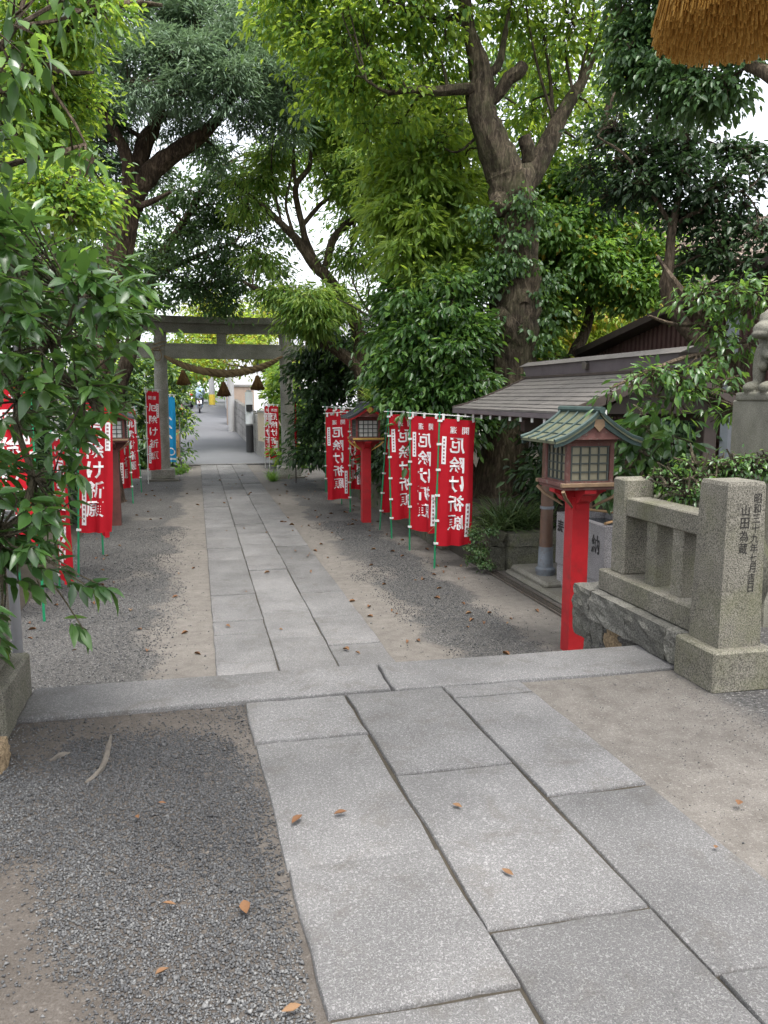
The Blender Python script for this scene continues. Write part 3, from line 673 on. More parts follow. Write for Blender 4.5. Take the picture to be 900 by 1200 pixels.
# sacred rope, three twisted strands
q = cr([(-0.72, TY-0.22, 3.10), (-0.45, TY-0.24, 2.95), (0.1, TY-0.25, 2.76), (0.78, TY-0.25, 2.68), (1.4, TY-0.25, 2.77), (1.9, TY-0.24, 2.95), (2.2, TY-0.22, 3.12)], 22)
r = root('shimenawa_rope', (0.78, TY-0.25, 2.68), 'thick twisted straw rope sagging under the torii beam', 'rope')
for s in range(3):
    pts = []; rad = []
    for i, p in enumerate(q):
        t = i/(len(q)-1); f = 0.25+0.75*sin(pi*t)**0.8; a = t*2*pi*7.5+s*2*pi/3
        pts.append(p+np.array([0, cos(a), sin(a)])*0.056*f); rad.append(0.054*f)
    part(MB().tube(pts, rad, 9, True, 0.06, s), 'strand', 'straw_rope', r, True)
def straw_cone(r, c, h, r0, r1, n, mat, th=0.006, flare=1.0, rng=RNG):
    """bundle of straws spreading from a bound neck"""
    V = []; Fc = []
    a = rng.uniform(0, 2*pi, n); q = np.sqrt(rng.random(n)); ln = h*rng.uniform(0.92, 1.04, n)*(1.03-.08*q)
    tp = np.stack([np.cos(a)*q*r0, np.sin(a)*q*r0, np.zeros(n)], 1); bt = np.stack([np.cos(a)*q*r1, np.sin(a)*q*r1, -ln], 1)
    md = tp*0.45+bt*0.55; md[:, :2] *= flare
    t3 = np.array([(cos(x), sin(x), 0) for x in (0, 2.1, 4.2)])*th
    V = np.concatenate([(tp[:, None]+t3*0.8), (md[:, None]+t3), (bt[:, None]+t3)], 1)+np.asarray(c)
    f = [(0, 1, 4, 3), (1, 2, 5, 4), (2, 0, 3, 5), (3, 4, 7, 6), (4, 5, 8, 7), (5, 3, 6, 8)]
    b = np.arange(n)[:, None]*9
    o = bpy.data.objects.new('straw', np_mesh('straw', V.reshape(-1, 3), [np.concatenate([b+np.array(x) for x in f]), b+np.array([6, 7, 8])], mat, False, chain_off(r))); link(o, r); o['kind'] = 'stuff'
for (x, zt_, lab) in [(-0.28, 2.72, 'brown straw tassel hanging from the rope, leftmost of three'), (0.70, 2.44, 'brown straw tassel hanging lowest at the middle of the rope'), (1.55, 2.60, 'brown straw tassel hanging from the rope, rightmost of three')]:
    r = root('straw_tassel', (x, TY-0.26, zt_), lab, 'tassel', 'straw tassels under the torii')
    straw_cone(r, (x, TY-0.26, zt_), 0.33, 0.045, 0.185, 420, 'straw_brown', 0.009)
    part(MB().lathe([(0.05, zt_-0.06), (0.062, zt_-0.03), (0.05, zt_+0.02), (0.02, zt_+0.04)], (x, TY-0.26), 12), 'binding', 'straw_brown', r, True)
    part(MB().tube([(x, TY-0.26, zt_+0.03), (x, TY-0.26, 2.60 if abs(x-.7) < .1 else 2.86)], 0.008, 5), 'cord', 'straw_rope', r)
# great orange straw tassel overhead, close to the camera
tc = P(866, 44, 2.05); r1 = 0.225
r = root('straw_tassel', tuple(tc+np.array([0, 0, 0.42])), 'large orange straw tassel hanging close overhead at top right', 'tassel')
straw_cone(r, tc+np.array([0, 0, 0.42]), 0.42, 0.10, r1, 4200, 'straw_orange', 0.0034, 1.1)
m = MB(); m.lathe([(0.10, tc[2]+0.38), (0.118, tc[2]+0.41), (0.105, tc[2]+0.45), (0.12, tc[2]+0.48), (0.06, tc[2]+0.56)], (tc[0], tc[1]), 20); part(m, 'binding', 'straw_rope', r, True)
part(MB().tube([tc+np.array([0, 0, 0.55]), np.array([tc[0], tc[1], 4.42])], 0.02, 8), 'cord', 'straw_rope', r)

# ------------------------------------------------------------------ red lanterns
def lantern(x, y, label, roofm, edgem, boxm, trim, paper, postm='red_paint'):
    r = root('lantern_post', (x, y, 0), label, 'lantern', 'red lanterns along the path')
    B = lambda mb, nm, mt, p=r, s=False: mb.build(nm, mt, p, s)
    m = MB(); m.hexa([(-.074, -.074, 0), (.074, -.074, 0), (.074, .074, 0), (-.074, .074, 0)], [(-.072, -.072, 1.30), (.072, -.072, 1.30), (.072, .072, 1.30), (-.072, .072, 1.30)]); B(m, 'post', postm)
    m = MB()
    for rot in (0, 1):
        prof = [(-.225, 1.375), (-.225, 1.345), (-.17, 1.32), (-.14, 1.28), (-.085, 1.25), (-.08, 1.20), (.08, 1.20), (.085, 1.25), (.14, 1.28), (.17, 1.32), (.225, 1.345), (.225, 1.375)]
        m.prism(prof, 1 if rot == 0 else 0, -0.05, 0.05)
    B(m, 'bracket', postm)
    for sx, sy in ((-1, -1), (1, -1), (1, 1), (-1, 1)):
        m = MB(); m.tube([(sx*.245, sy*.245, 1.37), (sx*.2, sy*.2, 1.31), (sx*.12, sy*.12, 1.25), (sx*.085, sy*.085, 1.22)], [.015, .014, .011, .006], 6); B(m, 'corner_scroll', trim, s=True)
    tr = B(MB().box(-.235, .235, -.235, .235, 1.376, 1.40, .004), 'tray', boxm)
    for a in (-1, 1):
        B(MB().box(-.26, .26, a*.235-.018, a*.235+.018, 1.40, 1.432, .004), 'tray_rail', trim); B(MB().box(a*.235-.018, a*.235+.018, -.216, .216, 1.402, 1.434, .004), 'tray_rail', boxm)
    b0, z0, z1 = .185, 1.402, 1.745
    for sx in (-1, 1):
        for sy in (-1, 1): B(MB().box(sx*b0-.018, sx*b0+.018, sy*b0-.018, sy*b0+.018, z0, z1, .003), 'corner_post', boxm)
    B(MB().box(-b0-.03, b0+.03, -b0-.03, b0+.03, z1, z1+.03, .003), 'top_plate', boxm)
    for k in range(4):
        m = MB(); fm = MB(); pm = MB(); a = k*pi/2
        def rot(V): return [(v[0]*cos(a)-v[1]*sin(a), v[0]*sin(a)+v[1]*cos(a), v[2]) for v in V]
        def bar(mb, *q):
            t = MB(); t.box(*q); mb.add(rot(t.V), t.F)
        w = b0-.018; za, zb = z0+.045, z1-.03
        bar(pm, -w, w, -b0+.006, -b0+.010, z0, z1)
        for i in range(5): xx = -w+.012+(2*w-.024)*i/4; bar(m, xx-.006, xx+.006, -b0-.008, -b0+.004, za, zb)
        for i in range(5): zz = za+(zb-za)*i/4; bar(m, -w+.002, w-.002, -b0-.006, -b0+.002, zz-.006, zz+.006)
        bar(fm, -w, w, -b0-.012, -b0+.012, z0+.001, za-.004); B(fm, 'panel_frame', boxm)
        fm = MB(); bar(fm, -w, w, -b0-.012, -b0+.012, zb+.004, z1-.001); B(fm, 'panel_frame', boxm); pn = B(pm, 'paper_pane', paper); m.build('lattice', 'lattice', pn)
    # gabled roof, ridge along the path, curved slopes with battens
    def slope(t): return .36*t, 1.99-.245*(t**0.80)-0.0+.035*max(0, t-.75)*4*.6
    n = 9; hy = .34
    for s in (-1, 1):
        V = []
        for i in range(n+1):
            X, Z = slope(i/n)
            for yy in (-hy, hy): V += [(s*X, yy, Z), (s*X, yy, Z-.022)]
        Fc = []
        for i in range(n):
            a = i*4; b = a+4; Fc += [(a, b, b+2, a+2), (a+1, a+3, b+3, b+1), (a, a+1, b+1, b), (a+2, b+2, b+3, a+3)]
        Fc += [(n*4, n*4+1, n*4+3, n*4+2)]
        ro = B(MB().add(V, Fc), 'roof_slope', roofm, s=True)
        for j in range(5):
            yy = -hy+2*hy*j/4; m = MB(); e = (j in (0, 4)); yy += (.012 if j == 0 else -.012 if j == 4 else 0)
            m.tube([(s*slope(t)[0], yy, slope(t)[1]+.006) for t in np.linspace(0, 1.02, 9)], .017 if e else .011, 6); m.build('batten', edgem, ro, True)
        for j in range(1, 3):
            m = MB(); X, Z = slope(j/3); m.box(s*X-.006, s*X+.006, -hy+.02, hy-.02, Z-.004, Z+.006); m.build('seam', edgem, ro)
        for yy in (-hy, hy):   # bargeboard hugging the gable edge
            m = MB(); V = []
            for i in range(n+1):
                X, Z = slope(i/n)
                for d0, d1 in ((-.012, -.028), (.012, -.028), (.012, -.075), (-.012, -.075)): V.append((s*X, yy*0.93+d0, Z+d1*(1-.35*i/n)))
            Fc = [(0, 1, 2, 3), tuple(n*4+q for q in (3, 2, 1, 0))]
            for i in range(n):
                for q in range(4): Fc.append((i*4+q, (i+1)*4+q, (i+1)*4+(q+1) % 4, i*4+(q+1) % 4))
            B(m.add(V, Fc), 'bargeboard', edgem if paper == 'paper' else 'red_paint')
    B(MB().tube([(0, -hy-.03, 2.0), (0, hy+.03, 2.0)], .026, 8), 'ridge_cap', edgem, s=True)
    for yy in (-.30, .30):
        B(MB().prism([(-.2, 1.775), (.2, 1.775), (.03, 1.94), (-.03, 1.94)], 1, yy-.008, yy+.008), 'gable_board', boxm)
        B(MB().prism([(-.035, 1.93), (-.045, 1.88), (-.02, 1.855), (0, 1.835), (.02, 1.855), (.045, 1.88), (.035, 1.93)], 1, yy-.03 if yy < 0 else yy+.008, yy-.008 if yy < 0 else yy+.03), 'gable_pendant', trim)
    return r
lantern(3.0, 6.02, 'red lantern post with green copper roof, nearest, behind the threshold', 'copper_green', 'copper_teal', 'weathered_red', 'old_trim', 'paper')
lantern(2.75, 13.3, 'red lantern post with black roof between two groups of red flags', 'black_roof', 'black_roof', 'dull_red', 'gold_trim', 'paper_white')
lantern(-1.33, 13.9, 'dull brown-red lantern post left of the path among the flags', 'black_roof', 'black_roof', 'brown_red', 'old_trim', 'paper_white', 'brown_red')

# ------------------------------------------------------------------ banner flags
def flag(x, y, rz, label, group, mirror=True, tiltx=0.0, tilty=0.0, h=1.92, w=0.45, ch=1.55, polem='green_pole', clothm='red_cloth', seed=0, text=True, amp=0.034, sw=0.0, blue=False, mid=True):
    rng = random.Random(seed)
    r = root('banner_flag', (x, y, 0), label, 'flag', group, rz); r.rotation_euler = (tiltx, tilty, rz)
    MB().tube([(0, 0, 0), (0, 0, h*0.55)], .0125, 8).build('pole', polem, r, True)
    MB().tube([(0, 0, h*0.55), (0, 0, h)], .0095, 8).build('upper_pole', polem, r, True)
    MB().tube([(-.06, 0, h-.03), (w+.06, 0.0, h-.055)], .007, 6).build('cross_arm', 'white_pole', r)
    ph = rng.uniform(0, 6); k1 = rng.uniform(1.2, 2.0); k2 = rng.uniform(.5, 1.4)
    zt = h-.075
    def S(u, v):
        A = amp*(0.25+0.75*v)*min(1, u*2.2)
        yy = A*sin(2*pi*k1*u+ph+v*2.2)+A*.5*sin(2*pi*(k1*1.7)*u-v*3+ph*2)+0.05*sw*v*u+.018*sin(v*4+ph)*u
        xx = .012+u*w*(1-.03*v*k2)-.01*sin(v*5+ph)*u
        return np.array([xx, yy, zt-v*ch-.02*u*k2*(1-v)-.015*sin(u*3+ph)*v])
    nu, nv = 16, 26
    V = [S(i/nu, j/nv) for j in range(nv+1) for i in range(nu+1)]; a = nu+1
    Fc = [(j*a+i, j*a+i+1, (j+1)*a+i+1, (j+1)*a+i) for j in range(nv) for i in range(nu)]
    cl = MB().add(V, Fc).build('cloth', clothm, r, True)
    def N(u, v):
        e = 1e-3; return nrm(np.cross(S(u+e, v)-S(u-e, v), S(u, v+e)-S(u, v-e)))
    if text:
        m = MB(); mk = MB()
        def put(mm, Vs, Fs, uc, vc, su, sv, lift=0.0035):
            for sgn in (-1, 1):
                pts = []
                for q in Vs:
                    u = uc+q[0]*su/w; u = 1-u if mirror else u; v = vc-q[1]*sv/ch; u = min(.995, max(.005, u))
                    pts.append(S(u, v)+N(u, v)*lift*sgn)
                mm.add(pts, Fs)
        grid = lambda a, b: ([(-.5+i/a, -.5+j/b) for j in range(b+1) for i in range(a+1)], [(j*(a+1)+i, j*(a+1)+i+1, (j+1)*(a+1)+i+1, (j+1)*(a+1)+i) for j in range(b) for i in range(a)])
        if blue:
            for vc, su in ((.32, .10), (.45, .09), (.6, .12)):
                for q in range(3): put(m, *grid(1, 1), .45+.1*q-.1, vc+.015*q, .05, su*.35)
            an = np.linspace(0, 2*pi, 17); Vr = [(cos(t)*.5, sin(t)*.5) for t in an]+[(cos(t)*.36, sin(t)*.36) for t in an]
            put(m, Vr, [(i, i+1, 18+i, 17+i) for i in range(16)], .5, .84, .22, .22); put(m, *grid(4, 1), .5, .95, .3, .05)
        else:
            for ch_, uc, vc, s_ in (('開', .27, .085, .085), ('運', .62, .085, .085)): put(m, *glyph(ch_, 0.006), uc, vc, s_, s_)
            for i, ch_ in enumerate('厄除け祈願'): put(m, *glyph(ch_, 0.012 if ch_ == '願' else 0.022), .49, .205+.152*i, .20, .20)
            for uc, vc, l in ((.87, .245, .34), (.155, .80, .43)):
                put(m, *grid(2, 8), uc, vc, .055, l*.98, .0028)
                for q in range(7): put(mk, *grid(1, 1), uc, vc+(q-3)*l*.125/ch, .022, l*.07, .0045)
            mk.build('small_print', 'grey_print', cl)['kind'] = 'stuff'
        m.build('lettering', 'white_print', cl)['kind'] = 'stuff'
    for i in range(6):
        z = S(0, i/5.0)[2]-(.03 if i == 0 else -.03 if i == 5 else 0)
        MB().box(-.02, .035, -.016, .016, z-.013, z+.013).build('pole_loop', 'loop_white', r)
    for u in (.08, .5, .93): p = S(u, 0); MB().box(p[0]-.014, p[0]+.014, p[1]-.010, p[1]+.010, p[2]-.02, h-.028-.025*(p[0]/w)+.01).build('arm_loop', 'loop_white', r)
    return r
GR = 'red banner flags right of the path'; GL = 'red banner flags left of the path'
def fb(x, y): g = G(x, y, 0); return g[0], g[1]
flag(*fb(509, 666), radians(-4), 'red banner flag nearest on the right, facing us, beside the planter', GR, tilty=.025, seed=1, w=.45)
flag(*fb(480, 645), radians(-52), 'red banner flag turned aside, second from the planter', GR, tilty=.0, seed=2, w=.46)
flag(*fb(459, 631), radians(-8), 'red banner flag half hidden, third from the planter', GR, tiltx=0, tilty=-.03, seed=3, w=.44, amp=.035)
flag(*fb(445, 621), radians(15), 'red banner flag on a slanting pole right of the black-roofed lantern', GR, tilty=.075, seed=4, w=.44, amp=.035)
flag(*fb(410.5, 600), radians(176), 'red banner flag just left of the black-roofed lantern, lowest hem', GR, mirror=False, tilty=0, seed=5, w=.42, h=1.86)
flag(*fb(400.5, 591), radians(10), 'red banner flag mostly hidden behind the black-roofed lantern', GR, seed=6, w=.42)
flag(*fb(392, 584), radians(4), 'red banner flag second from the torii side of its group', GR, seed=7, w=.44)
flag(*fb(382, 577), radians(-38), 'red banner flag farthest of the group, seen nearly edge on', GR, seed=8, w=.40)
flag(*fb(316, 549), radians(-20), 'red banner flag past the torii by its right pillar, turned to us', GR, seed=9, w=.28, mirror=True, polem='white_pole')
flag(*fb(311, 548), radians(-35), 'narrow red banner flag past the torii, nearest the street', GR, seed=10, w=.24, mirror=True, polem='white_pole')
g_ = G(347, 566, 0)
r = root('furled_banner', (g_[0], g_[1], 0), 'thin dark pole with a furled red banner beside the right torii pillar', 'flag')
MB().tube([(0, 0, 0), (0, 0, 2.0)], .014, 8).build('pole', 'dark_wood', r, True)
MB().tube([(0.01, 0, .9), (.012, 0, 1.3), (.01, 0, 1.98)], [.02, .03, .018], 8, True, .2).build('rolled_cloth', 'red_cloth', r, True)
# left side
flag(*fb(92, 676), radians(-10), 'large red banner flag on the left with leaves across its upper half', GL, mirror=False, tilty=.05, seed=21, w=.38, h=2.12, ch=1.5)
flag(*fb(121, 650), radians(-75), 'red banner flag mostly hidden behind the large one on the left', GL, mirror=False, tilty=-.02, seed=22, w=.40)
flag(*fb(70, 690), radians(-62), 'narrow turned red banner flag with a white strip, left side', GL, mirror=False, seed=23, w=.40, h=1.75)
flag(*fb(52, 728), radians(178), 'red banner flag nearest on the left, behind the leafy shrub', GL, mirror=True, tilty=.0, seed=24, w=.36, h=2.3, ch=1.6)
flag(*fb(24, 690), radians(170), 'red banner flag at the left picture edge behind leaves', GL, mirror=True, seed=25, w=.46, h=2.3)
flag(*fb(156, 590), radians(118), 'red banner flag right of the left lantern post, front of the pair', GL, mirror=True, tilty=.05, seed=26, w=.42)
flag(*fb(166, 577), radians(128), 'red banner flag right of the left lantern post, rear of the pair', GL, mirror=True, tilty=.05, seed=27, w=.40)
flag(*fb(174, 567), radians(4), 'red banner flag on a white pole before the left torii pillar', GL, mirror=False, tilty=.01, seed=28, w=.30, h=2.32, ch=1.9, polem='white_pole')
flag(*fb(196, 556), radians(-8), 'blue banner flag beside the left torii pillar', None, mirror=False, seed=29, w=.26, h=2.2, ch=1.8, polem='white_pole', clothm='blue_cloth', blue=True)
# ================================================================== WATER PAVILION
XE, XR, XB = 3.22, 4.34, 5.46; Y0, Y1 = 6.86, 10.05; ZE, ZR = 1.95, 2.38
r = root('water_pavilion', (4.34, 8.4, 0), 'small open water pavilion with weathered shingle roof behind the near lantern', 'pavilion')
def rz_(t): return ZE+(ZR-ZE)*(t**1.22)
NC = 10
for s in (-1, 1):
    for i in range(NC):
        t0, t1 = i/NC, (i+1)/NC
        xa = XR+s*(1-t0)*(XR-XE); xb = XR+s*(1-t1)*(XR-XE)*1.0
        za, zb = rz_(t0), rz_(t1); th = .013
        k = 7; yb = [Y0]+[Y0+(Y1-Y0)*(q+random.uniform(.2, .8))/k for q in range(k)]+[Y1]
        m = MB()
        for ya, yc in zip(yb[:-1], yb[1:]):
            j = random.uniform(0, .006)
            m.hexa(*( [[(xa, ya+.002, za-.004), (xb, ya+.002, zb-.004), (xb, yc-.002, zb-.004), (xa, yc-.002, za-.004)], [(xa, ya+.002, za+th+j), (xb, ya+.002, zb+.006), (xb, yc-.002, zb+.006), (xa, yc-.002, za+th+j)]] if s < 0 else
                      [[(xb, ya+.002, zb-.004), (xa, ya+.002, za-.004), (xa, yc-.002, za-.004), (xb, yc-.002, zb-.004)], [(xb, ya+.002, zb+.006), (xa, ya+.002, za+th+j), (xa, yc-.002, za+th+j), (xb, yc-.002, zb+.006)]]))
        part(m, 'shingle_course', 'shingle', r)
    # underside boards, eave fascia, gable boards
    V = []; n = 6
    for i in range(n+1):
        t = i/n; x = XR+s*(1-t)*(XR-XE)
        for yy in (Y0+.02, Y1-.02): V += [(x, yy, rz_(t)-.012), (x, yy, rz_(t)-.04)]
    Fc = []
    for i in range(n): a = i*4; b = a+4; Fc += [(a, a+2, b+2, b), (a+1, b+1, b+3, a+3), (a, b, b+1, a+1), (a+2, a+3, b+3, b+2)]
    part(MB().add(V, Fc), 'soffit', 'dark_wood', r)
    xe = XR+s*(XR-XE)
    part(MB().box(min(xe, xe-s*.03), max(xe, xe-s*.03), Y0, Y1, ZE-.055, ZE-.006, .004), 'fascia', 'ridge_metal', r)
    for yy in (Y0-.012, Y1-.012):
        V = []
        for i in range(n+1):
            t = i/n; x = XR+s*(1-t)*(XR-XE)
            for dy, dz in ((0, .03), (.024, .03), (.024, -.06), (0, -.06)): V.append((x, yy+dy, rz_(t)+dz))
        Fc = [(0, 1, 2, 3), tuple(n*4+q for q in (3, 2, 1, 0))]
        for i in range(n):
            for q in range(4): Fc.append((i*4+q, (i+1)*4+q, (i+1)*4+(q+1) % 4, i*4+(q+1) % 4))
        part(MB().add(V, Fc), 'gable_board', 'dark_wood', r)
    for i in range(11):
        yy = Y0+.12+i*(Y1-Y0-.24)/10
        x0, x1 = XR+s*(XR-XE+.0), XR+s*.2
        m = MB(); a, b = (x0-s*.04, ZE-.075), (x1, rz_(.82)-.075)
        m.hexa([(a[0], yy-.022, a[1]-.025), (b[0], yy-.022, b[1]-.025), (b[0], yy+.022, b[1]-.025), (a[0], yy+.022, a[1]-.025)], [(a[0], yy-.022, a[1]+.02), (b[0], yy-.022, b[1]+.02), (b[0], yy+.022, b[1]+.02), (a[0], yy+.022, a[1]+.02)])
        ra = part(m, 'rafter', 'dark_wood', r)
        part(MB().box(min(a[0]-s*(-.001), a[0]+s*.010), max(a[0]+s*.001, a[0]+s*.010), yy-.023, yy+.023, a[1]-.028, a[1]+.021), 'rafter_tip', 'white_tip', ra)
# ridge box
ra, rb = Y0-.36, Y1+.18
m = MB(); m.hexa([(XR-.10, ra+.16, ZR-.02), (XR+.10, ra+.16, ZR-.02), (XR+.10, rb-.14, ZR-.02), (XR-.10, rb-.14, ZR-.02)], [(XR-.12, ra+.08, ZR+.11), (XR+.12, ra+.08, ZR+.11), (XR+.12, rb-.06, ZR+.11), (XR-.12, rb-.06, ZR+.11)]); part(m, 'ridge_box', 'ridge_metal', r)
m = MB(); m.hexa([(XR-.15, ra+.02, ZR+.111), (XR+.15, ra+.02, ZR+.111), (XR+.15, rb, ZR+.111), (XR-.15, rb, ZR+.111)], [(XR-.02, ra-.02, ZR+.17), (XR+.02, ra-.02, ZR+.17), (XR+.02, rb+.02, ZR+.17), (XR-.02, rb+.02, ZR+.17)]); part(m, 'ridge_cap', 'shingle', r)
part(MB().box(XR-.135, XR+.135, ra+.2, rb-.12, ZR-.05, ZR-.018, .004), 'ridge_base', 'dark_wood', r)
m = MB(); m.prism([(8.32, ZR+.02), (8.30, ZR+.08), (8.36, ZR+.12), (8.42, ZR+.08), (8.40, ZR+.02)], 0, XR-.15, XR-.10); part(m, 'crest', 'iron', r)
for (x, y) in ((3.80, 8.36), (4.92, 8.55), (4.92, 9.6)):
    part(MB().lathe([(.075, .42), (.068, 1.0), (.066, 1.93)], (x, y), 18), 'column', 'brown_column', r, True)
    sh = part(MB().lathe([(.104, .06), (.104, .13), (.112, .14), (.112, .18), (.088, .20), (.080, .42), (.0795, .43)], (x, y), 18), 'column_shoe', 'copper_blue', r, True)
    part(MB().lathe([(.0785, .86), (.0785, .89)], (x, y), 18), 'band', 'copper_blue', r, True)
part(MB().box(3.74, 3.86, Y0+.25, Y1-.25, 1.86, 1.93, .006), 'wall_plate', 'dark_wood', r); part(MB().box(4.86, 4.98, Y0+.25, Y1-.25, 1.86, 1.93, .006), 'wall_plate', 'dark_wood', r)
part(MB().box(3.5, 5.15, 8.34, 8.46, 1.72, 1.855, .006), 'cross_beam', 'dark_wood', r)
part(MB().box(4.80, 4.94, 7.0, 7.14, 0, 1.93, .006), 'rear_post', 'dark_wood', r)
part(MB().prism([(3.7, 1.94), (4.98, 1.94), (4.34, 2.36)], 1, Y0+.16, Y0+.19), 'gable_wall', 'dark_wood', r)
part(MB().box(3.62, 3.68, Y0-.01, Y0+.05, 1.84, 1.98), 'beam_end', 'white_tip', r)
# stone basin
r = root('water_basin', (4.11, 7.56, 0), 'carved granite water basin with two black characters under the pavilion', 'basin')
bx0, bx1, by0, by1, bz = 3.80, 4.42, 7.02, 8.10, .86
m = MB(); m.box(bx0+.01, bx1-.01, by0+.01, by1-.01, 0.05, .30, .01); part(m, 'foot', 'basin_granite', r)
t = .085
m = MB(); V = [(bx0, by0, .30), (bx1, by0, .30), (bx1, by1, .30), (bx0, by1, .30), (bx0, by0, bz), (bx1, by0, bz), (bx1, by1, bz), (bx0, by1, bz), (bx0+t, by0+t, bz), (bx1-t, by0+t, bz), (bx1-t, by1-t, bz), (bx0+t, by1-t, bz), (bx0+t+.02, by0+t+.02, bz-.25), (bx1-t-.02, by0+t+.02, bz-.25), (bx1-t-.02, by1-t-.02, bz-.25), (bx0+t+.02, by1-t-.02, bz-.25)]
Fc = [(3, 2, 1, 0), (0, 1, 5, 4), (1, 2, 6, 5), (2, 3, 7, 6), (3, 0, 4, 7), (4, 5, 9, 8), (5, 6, 10, 9), (6, 7, 11, 10), (7, 4, 8, 11), (8, 9, 13, 12), (9, 10, 14, 13), (10, 11, 15, 14), (11, 8, 12, 15), (12, 13, 14, 15)]
part(m.add(V, Fc), 'trough', 'basin_granite', r)
m = MB()
for ch_, yc, zc in (('奉', 7.99, .70), ('納', 7.20, .66)):
    V, Fc = glyph(ch_, 0.02); m.add([(bx0-.003, yc-v[0]*.17, zc+v[1]*.19) for v in V], Fc)
part(m, 'lettering', 'ink', r)['kind'] = 'stuff'
m = MB(); m.add([(bx0+t+.012, by0+t+.012, bz-.07), (bx1-t-.012, by0+t+.012, bz-.07), (bx1-t-.012, by1-t-.012, bz-.07), (bx0+t+.012, by1-t-.012, bz-.07)], [(0, 1, 2, 3)]); part(m, 'water', 'glass_dark', r)
for i, (xa, ya, xb, yb) in enumerate([(3.84, 7.1, 4.40, 7.5), (3.92, 8.02, 4.38, 7.14)]):
    o = MB().tube([(xa, ya, bz+.02+.035*i), (xb, yb, bz+.025+.035*i)], .014, 8).build('bamboo_rod', 'bamboo', smooth=True); tag(o, ['bamboo rod lying across the near end of the basin', 'bamboo rod lying lengthways across the basin'][i], 'rod')
# concrete apron and iron-edged drain
o = tag(MB().box(3.56, 5.6, 5.2, 9.0, -.02, .05, .03).build('apron', 'concrete'), kind='structure')
MB().box(3.62, 5.5, 7.95, 8.97, .03, .11, .03).build('apron_step', 'concrete', o)
r = root('drain_channel', (3.42, 7.5, 0), 'narrow iron edged drain running past the pavilion', 'drain')
part(MB().box(3.36, 3.375, 5.3, 9.1, -.02, .022), 'edge_bar', 'iron', r); part(MB().box(3.47, 3.485, 5.3, 9.1, -.02, .022), 'edge_bar', 'iron', r)
part(MB().box(3.376, 3.469, 5.3, 9.1, -.02, .006), 'channel', 'soil', r); part(MB().box(3.41, 3.418, 5.3, 9.1, -.01, .016), 'bar', 'iron', r); part(MB().box(3.436, 3.444, 5.3, 9.1, -.01, .016), 'bar', 'iron', r)
# stone planter
r = root('stone_planter', (3.8, 9.6, 0), 'mossy stone block planter between the flags and the pavilion column', 'planter')
for (x0, x1, y0, y1, z0, z1) in [(3.42, 3.62, 9.12, 9.75, 0, .30), (3.40, 3.64, 9.10, 9.72, .305, .47), (3.63, 4.05, 9.06, 9.28, 0, .30), (3.645, 4.02, 9.04, 9.28, .305, .46), (4.06, 4.60, 9.07, 9.28, 0, .31), (4.03, 4.62, 9.05, 9.29, .315, .475), (3.40, 3.62, 9.73, 10.5, 0, .46)]:
    part(rock(((x0+x1)/2, (y0+y1)/2, (z0+z1)/2), (x1-x0, y1-y0, z1-z0), int(x0*100+y0*10), .96), 'stone_block', 'planter_stone', r, True)
part(MB().box(3.6, 4.6, 9.25, 10.5, .05, .42), 'soil', 'soil', r)
# low retaining wall of dark stones along the bank
r = root('retaining_wall', (3.36, 14, 0), 'low dark stone retaining wall behind the right-hand flags', 'wall')
y = 10.55; k = 0
while y < 20.6:
    w = random.uniform(.45, .8)
    for z0, z1 in ((0, .24), (.245, .46)):
        o_ = random.uniform(-.12, .12) if z0 else 0
        part(rock((3.36+random.uniform(-.02, .02), y+w/2+o_, (z0+z1)/2), (.24, w*.99, (z1-z0)), 300+k, .93), 'stone_block', 'planter_stone', r, True); k += 1
    y += w
# ------------------------------------------------------------------ lion-dog statue
sx, sy = 3.70, 4.72
r = root('lion_dog_statue', (sx+.12, sy, TZ), 'carved stone guardian lion on a tall pedestal at the right edge', 'statue')
part(MB().box(sx-.10, sx+.50, sy-.20, sy+.34, TZ-.05, 1.66, .02), 'pedestal_base', 'statue_stone', r)
part(MB().box(sx-.05, sx+.45, sy-.15, sy+.30, 1.66, 2.08, .012), 'pedestal', 'statue_stone', r)
m = MB(); z = 2.08
m.box(sx-.06, sx+.44, sy-.12, sy+.26, z-.01, z+.05, .01)
cx_, cy_ = sx+.16, sy+.06
for c, q in [((cx_+.16, cy_, z+.17), (.16, .14, .15)), ((cx_+.02, cy_, z+.27), (.13, .13, .16)), ((cx_-.04, cy_, z+.34), (.12, .13, .12)),
             ((cx_-.07, cy_, z+.50), (.125, .12, .12)), ((cx_-.17, cy_, z+.46), (.07, .085, .06)), ((cx_-.20, cy_, z+.43), (.05, .07, .03)),
             ((cx_-.13, cy_-.08, z+.22), (.045, .045, .16)), ((cx_-.13, cy_+.08, z+.22), (.045, .045, .16)), ((cx_-.17, cy_-.08, z+.08), (.075, .055, .045)), ((cx_-.17, cy_+.08, z+.08), (.075, .055, .045)),
             ((cx_+.10, cy_-.12, z+.11), (.12, .06, .09)), ((cx_+.10, cy_+.12, z+.11), (.12, .06, .09)), ((cx_+.0, cy_-.15, z+.08), (.07, .05, .04)), ((cx_+.0, cy_+.15, z+.08), (.07, .05, .04)),
             ((cx_+.28, cy_, z+.30), (.06, .07, .13)), ((cx_+.27, cy_, z+.43), (.045, .05, .08)), ((cx_-.03, cy_-.10, z+.57), (.04, .03, .05)), ((cx_-.03, cy_+.10, z+.57), (.04, .03, .05))]:
    m.sphere(c, q, 14, 10)
for i in range(46):    # curls of the mane
    a = random.uniform(-pi, pi); zz = z+random.uniform(.22, .60); rr_ = .135
    m.sphere((cx_-.04+rr_*cos(a)*.9+.02, cy_+rr_*sin(a), zz), .033, 8, 6)
st = part(m, 'lion_body', 'statue_stone', r, True)
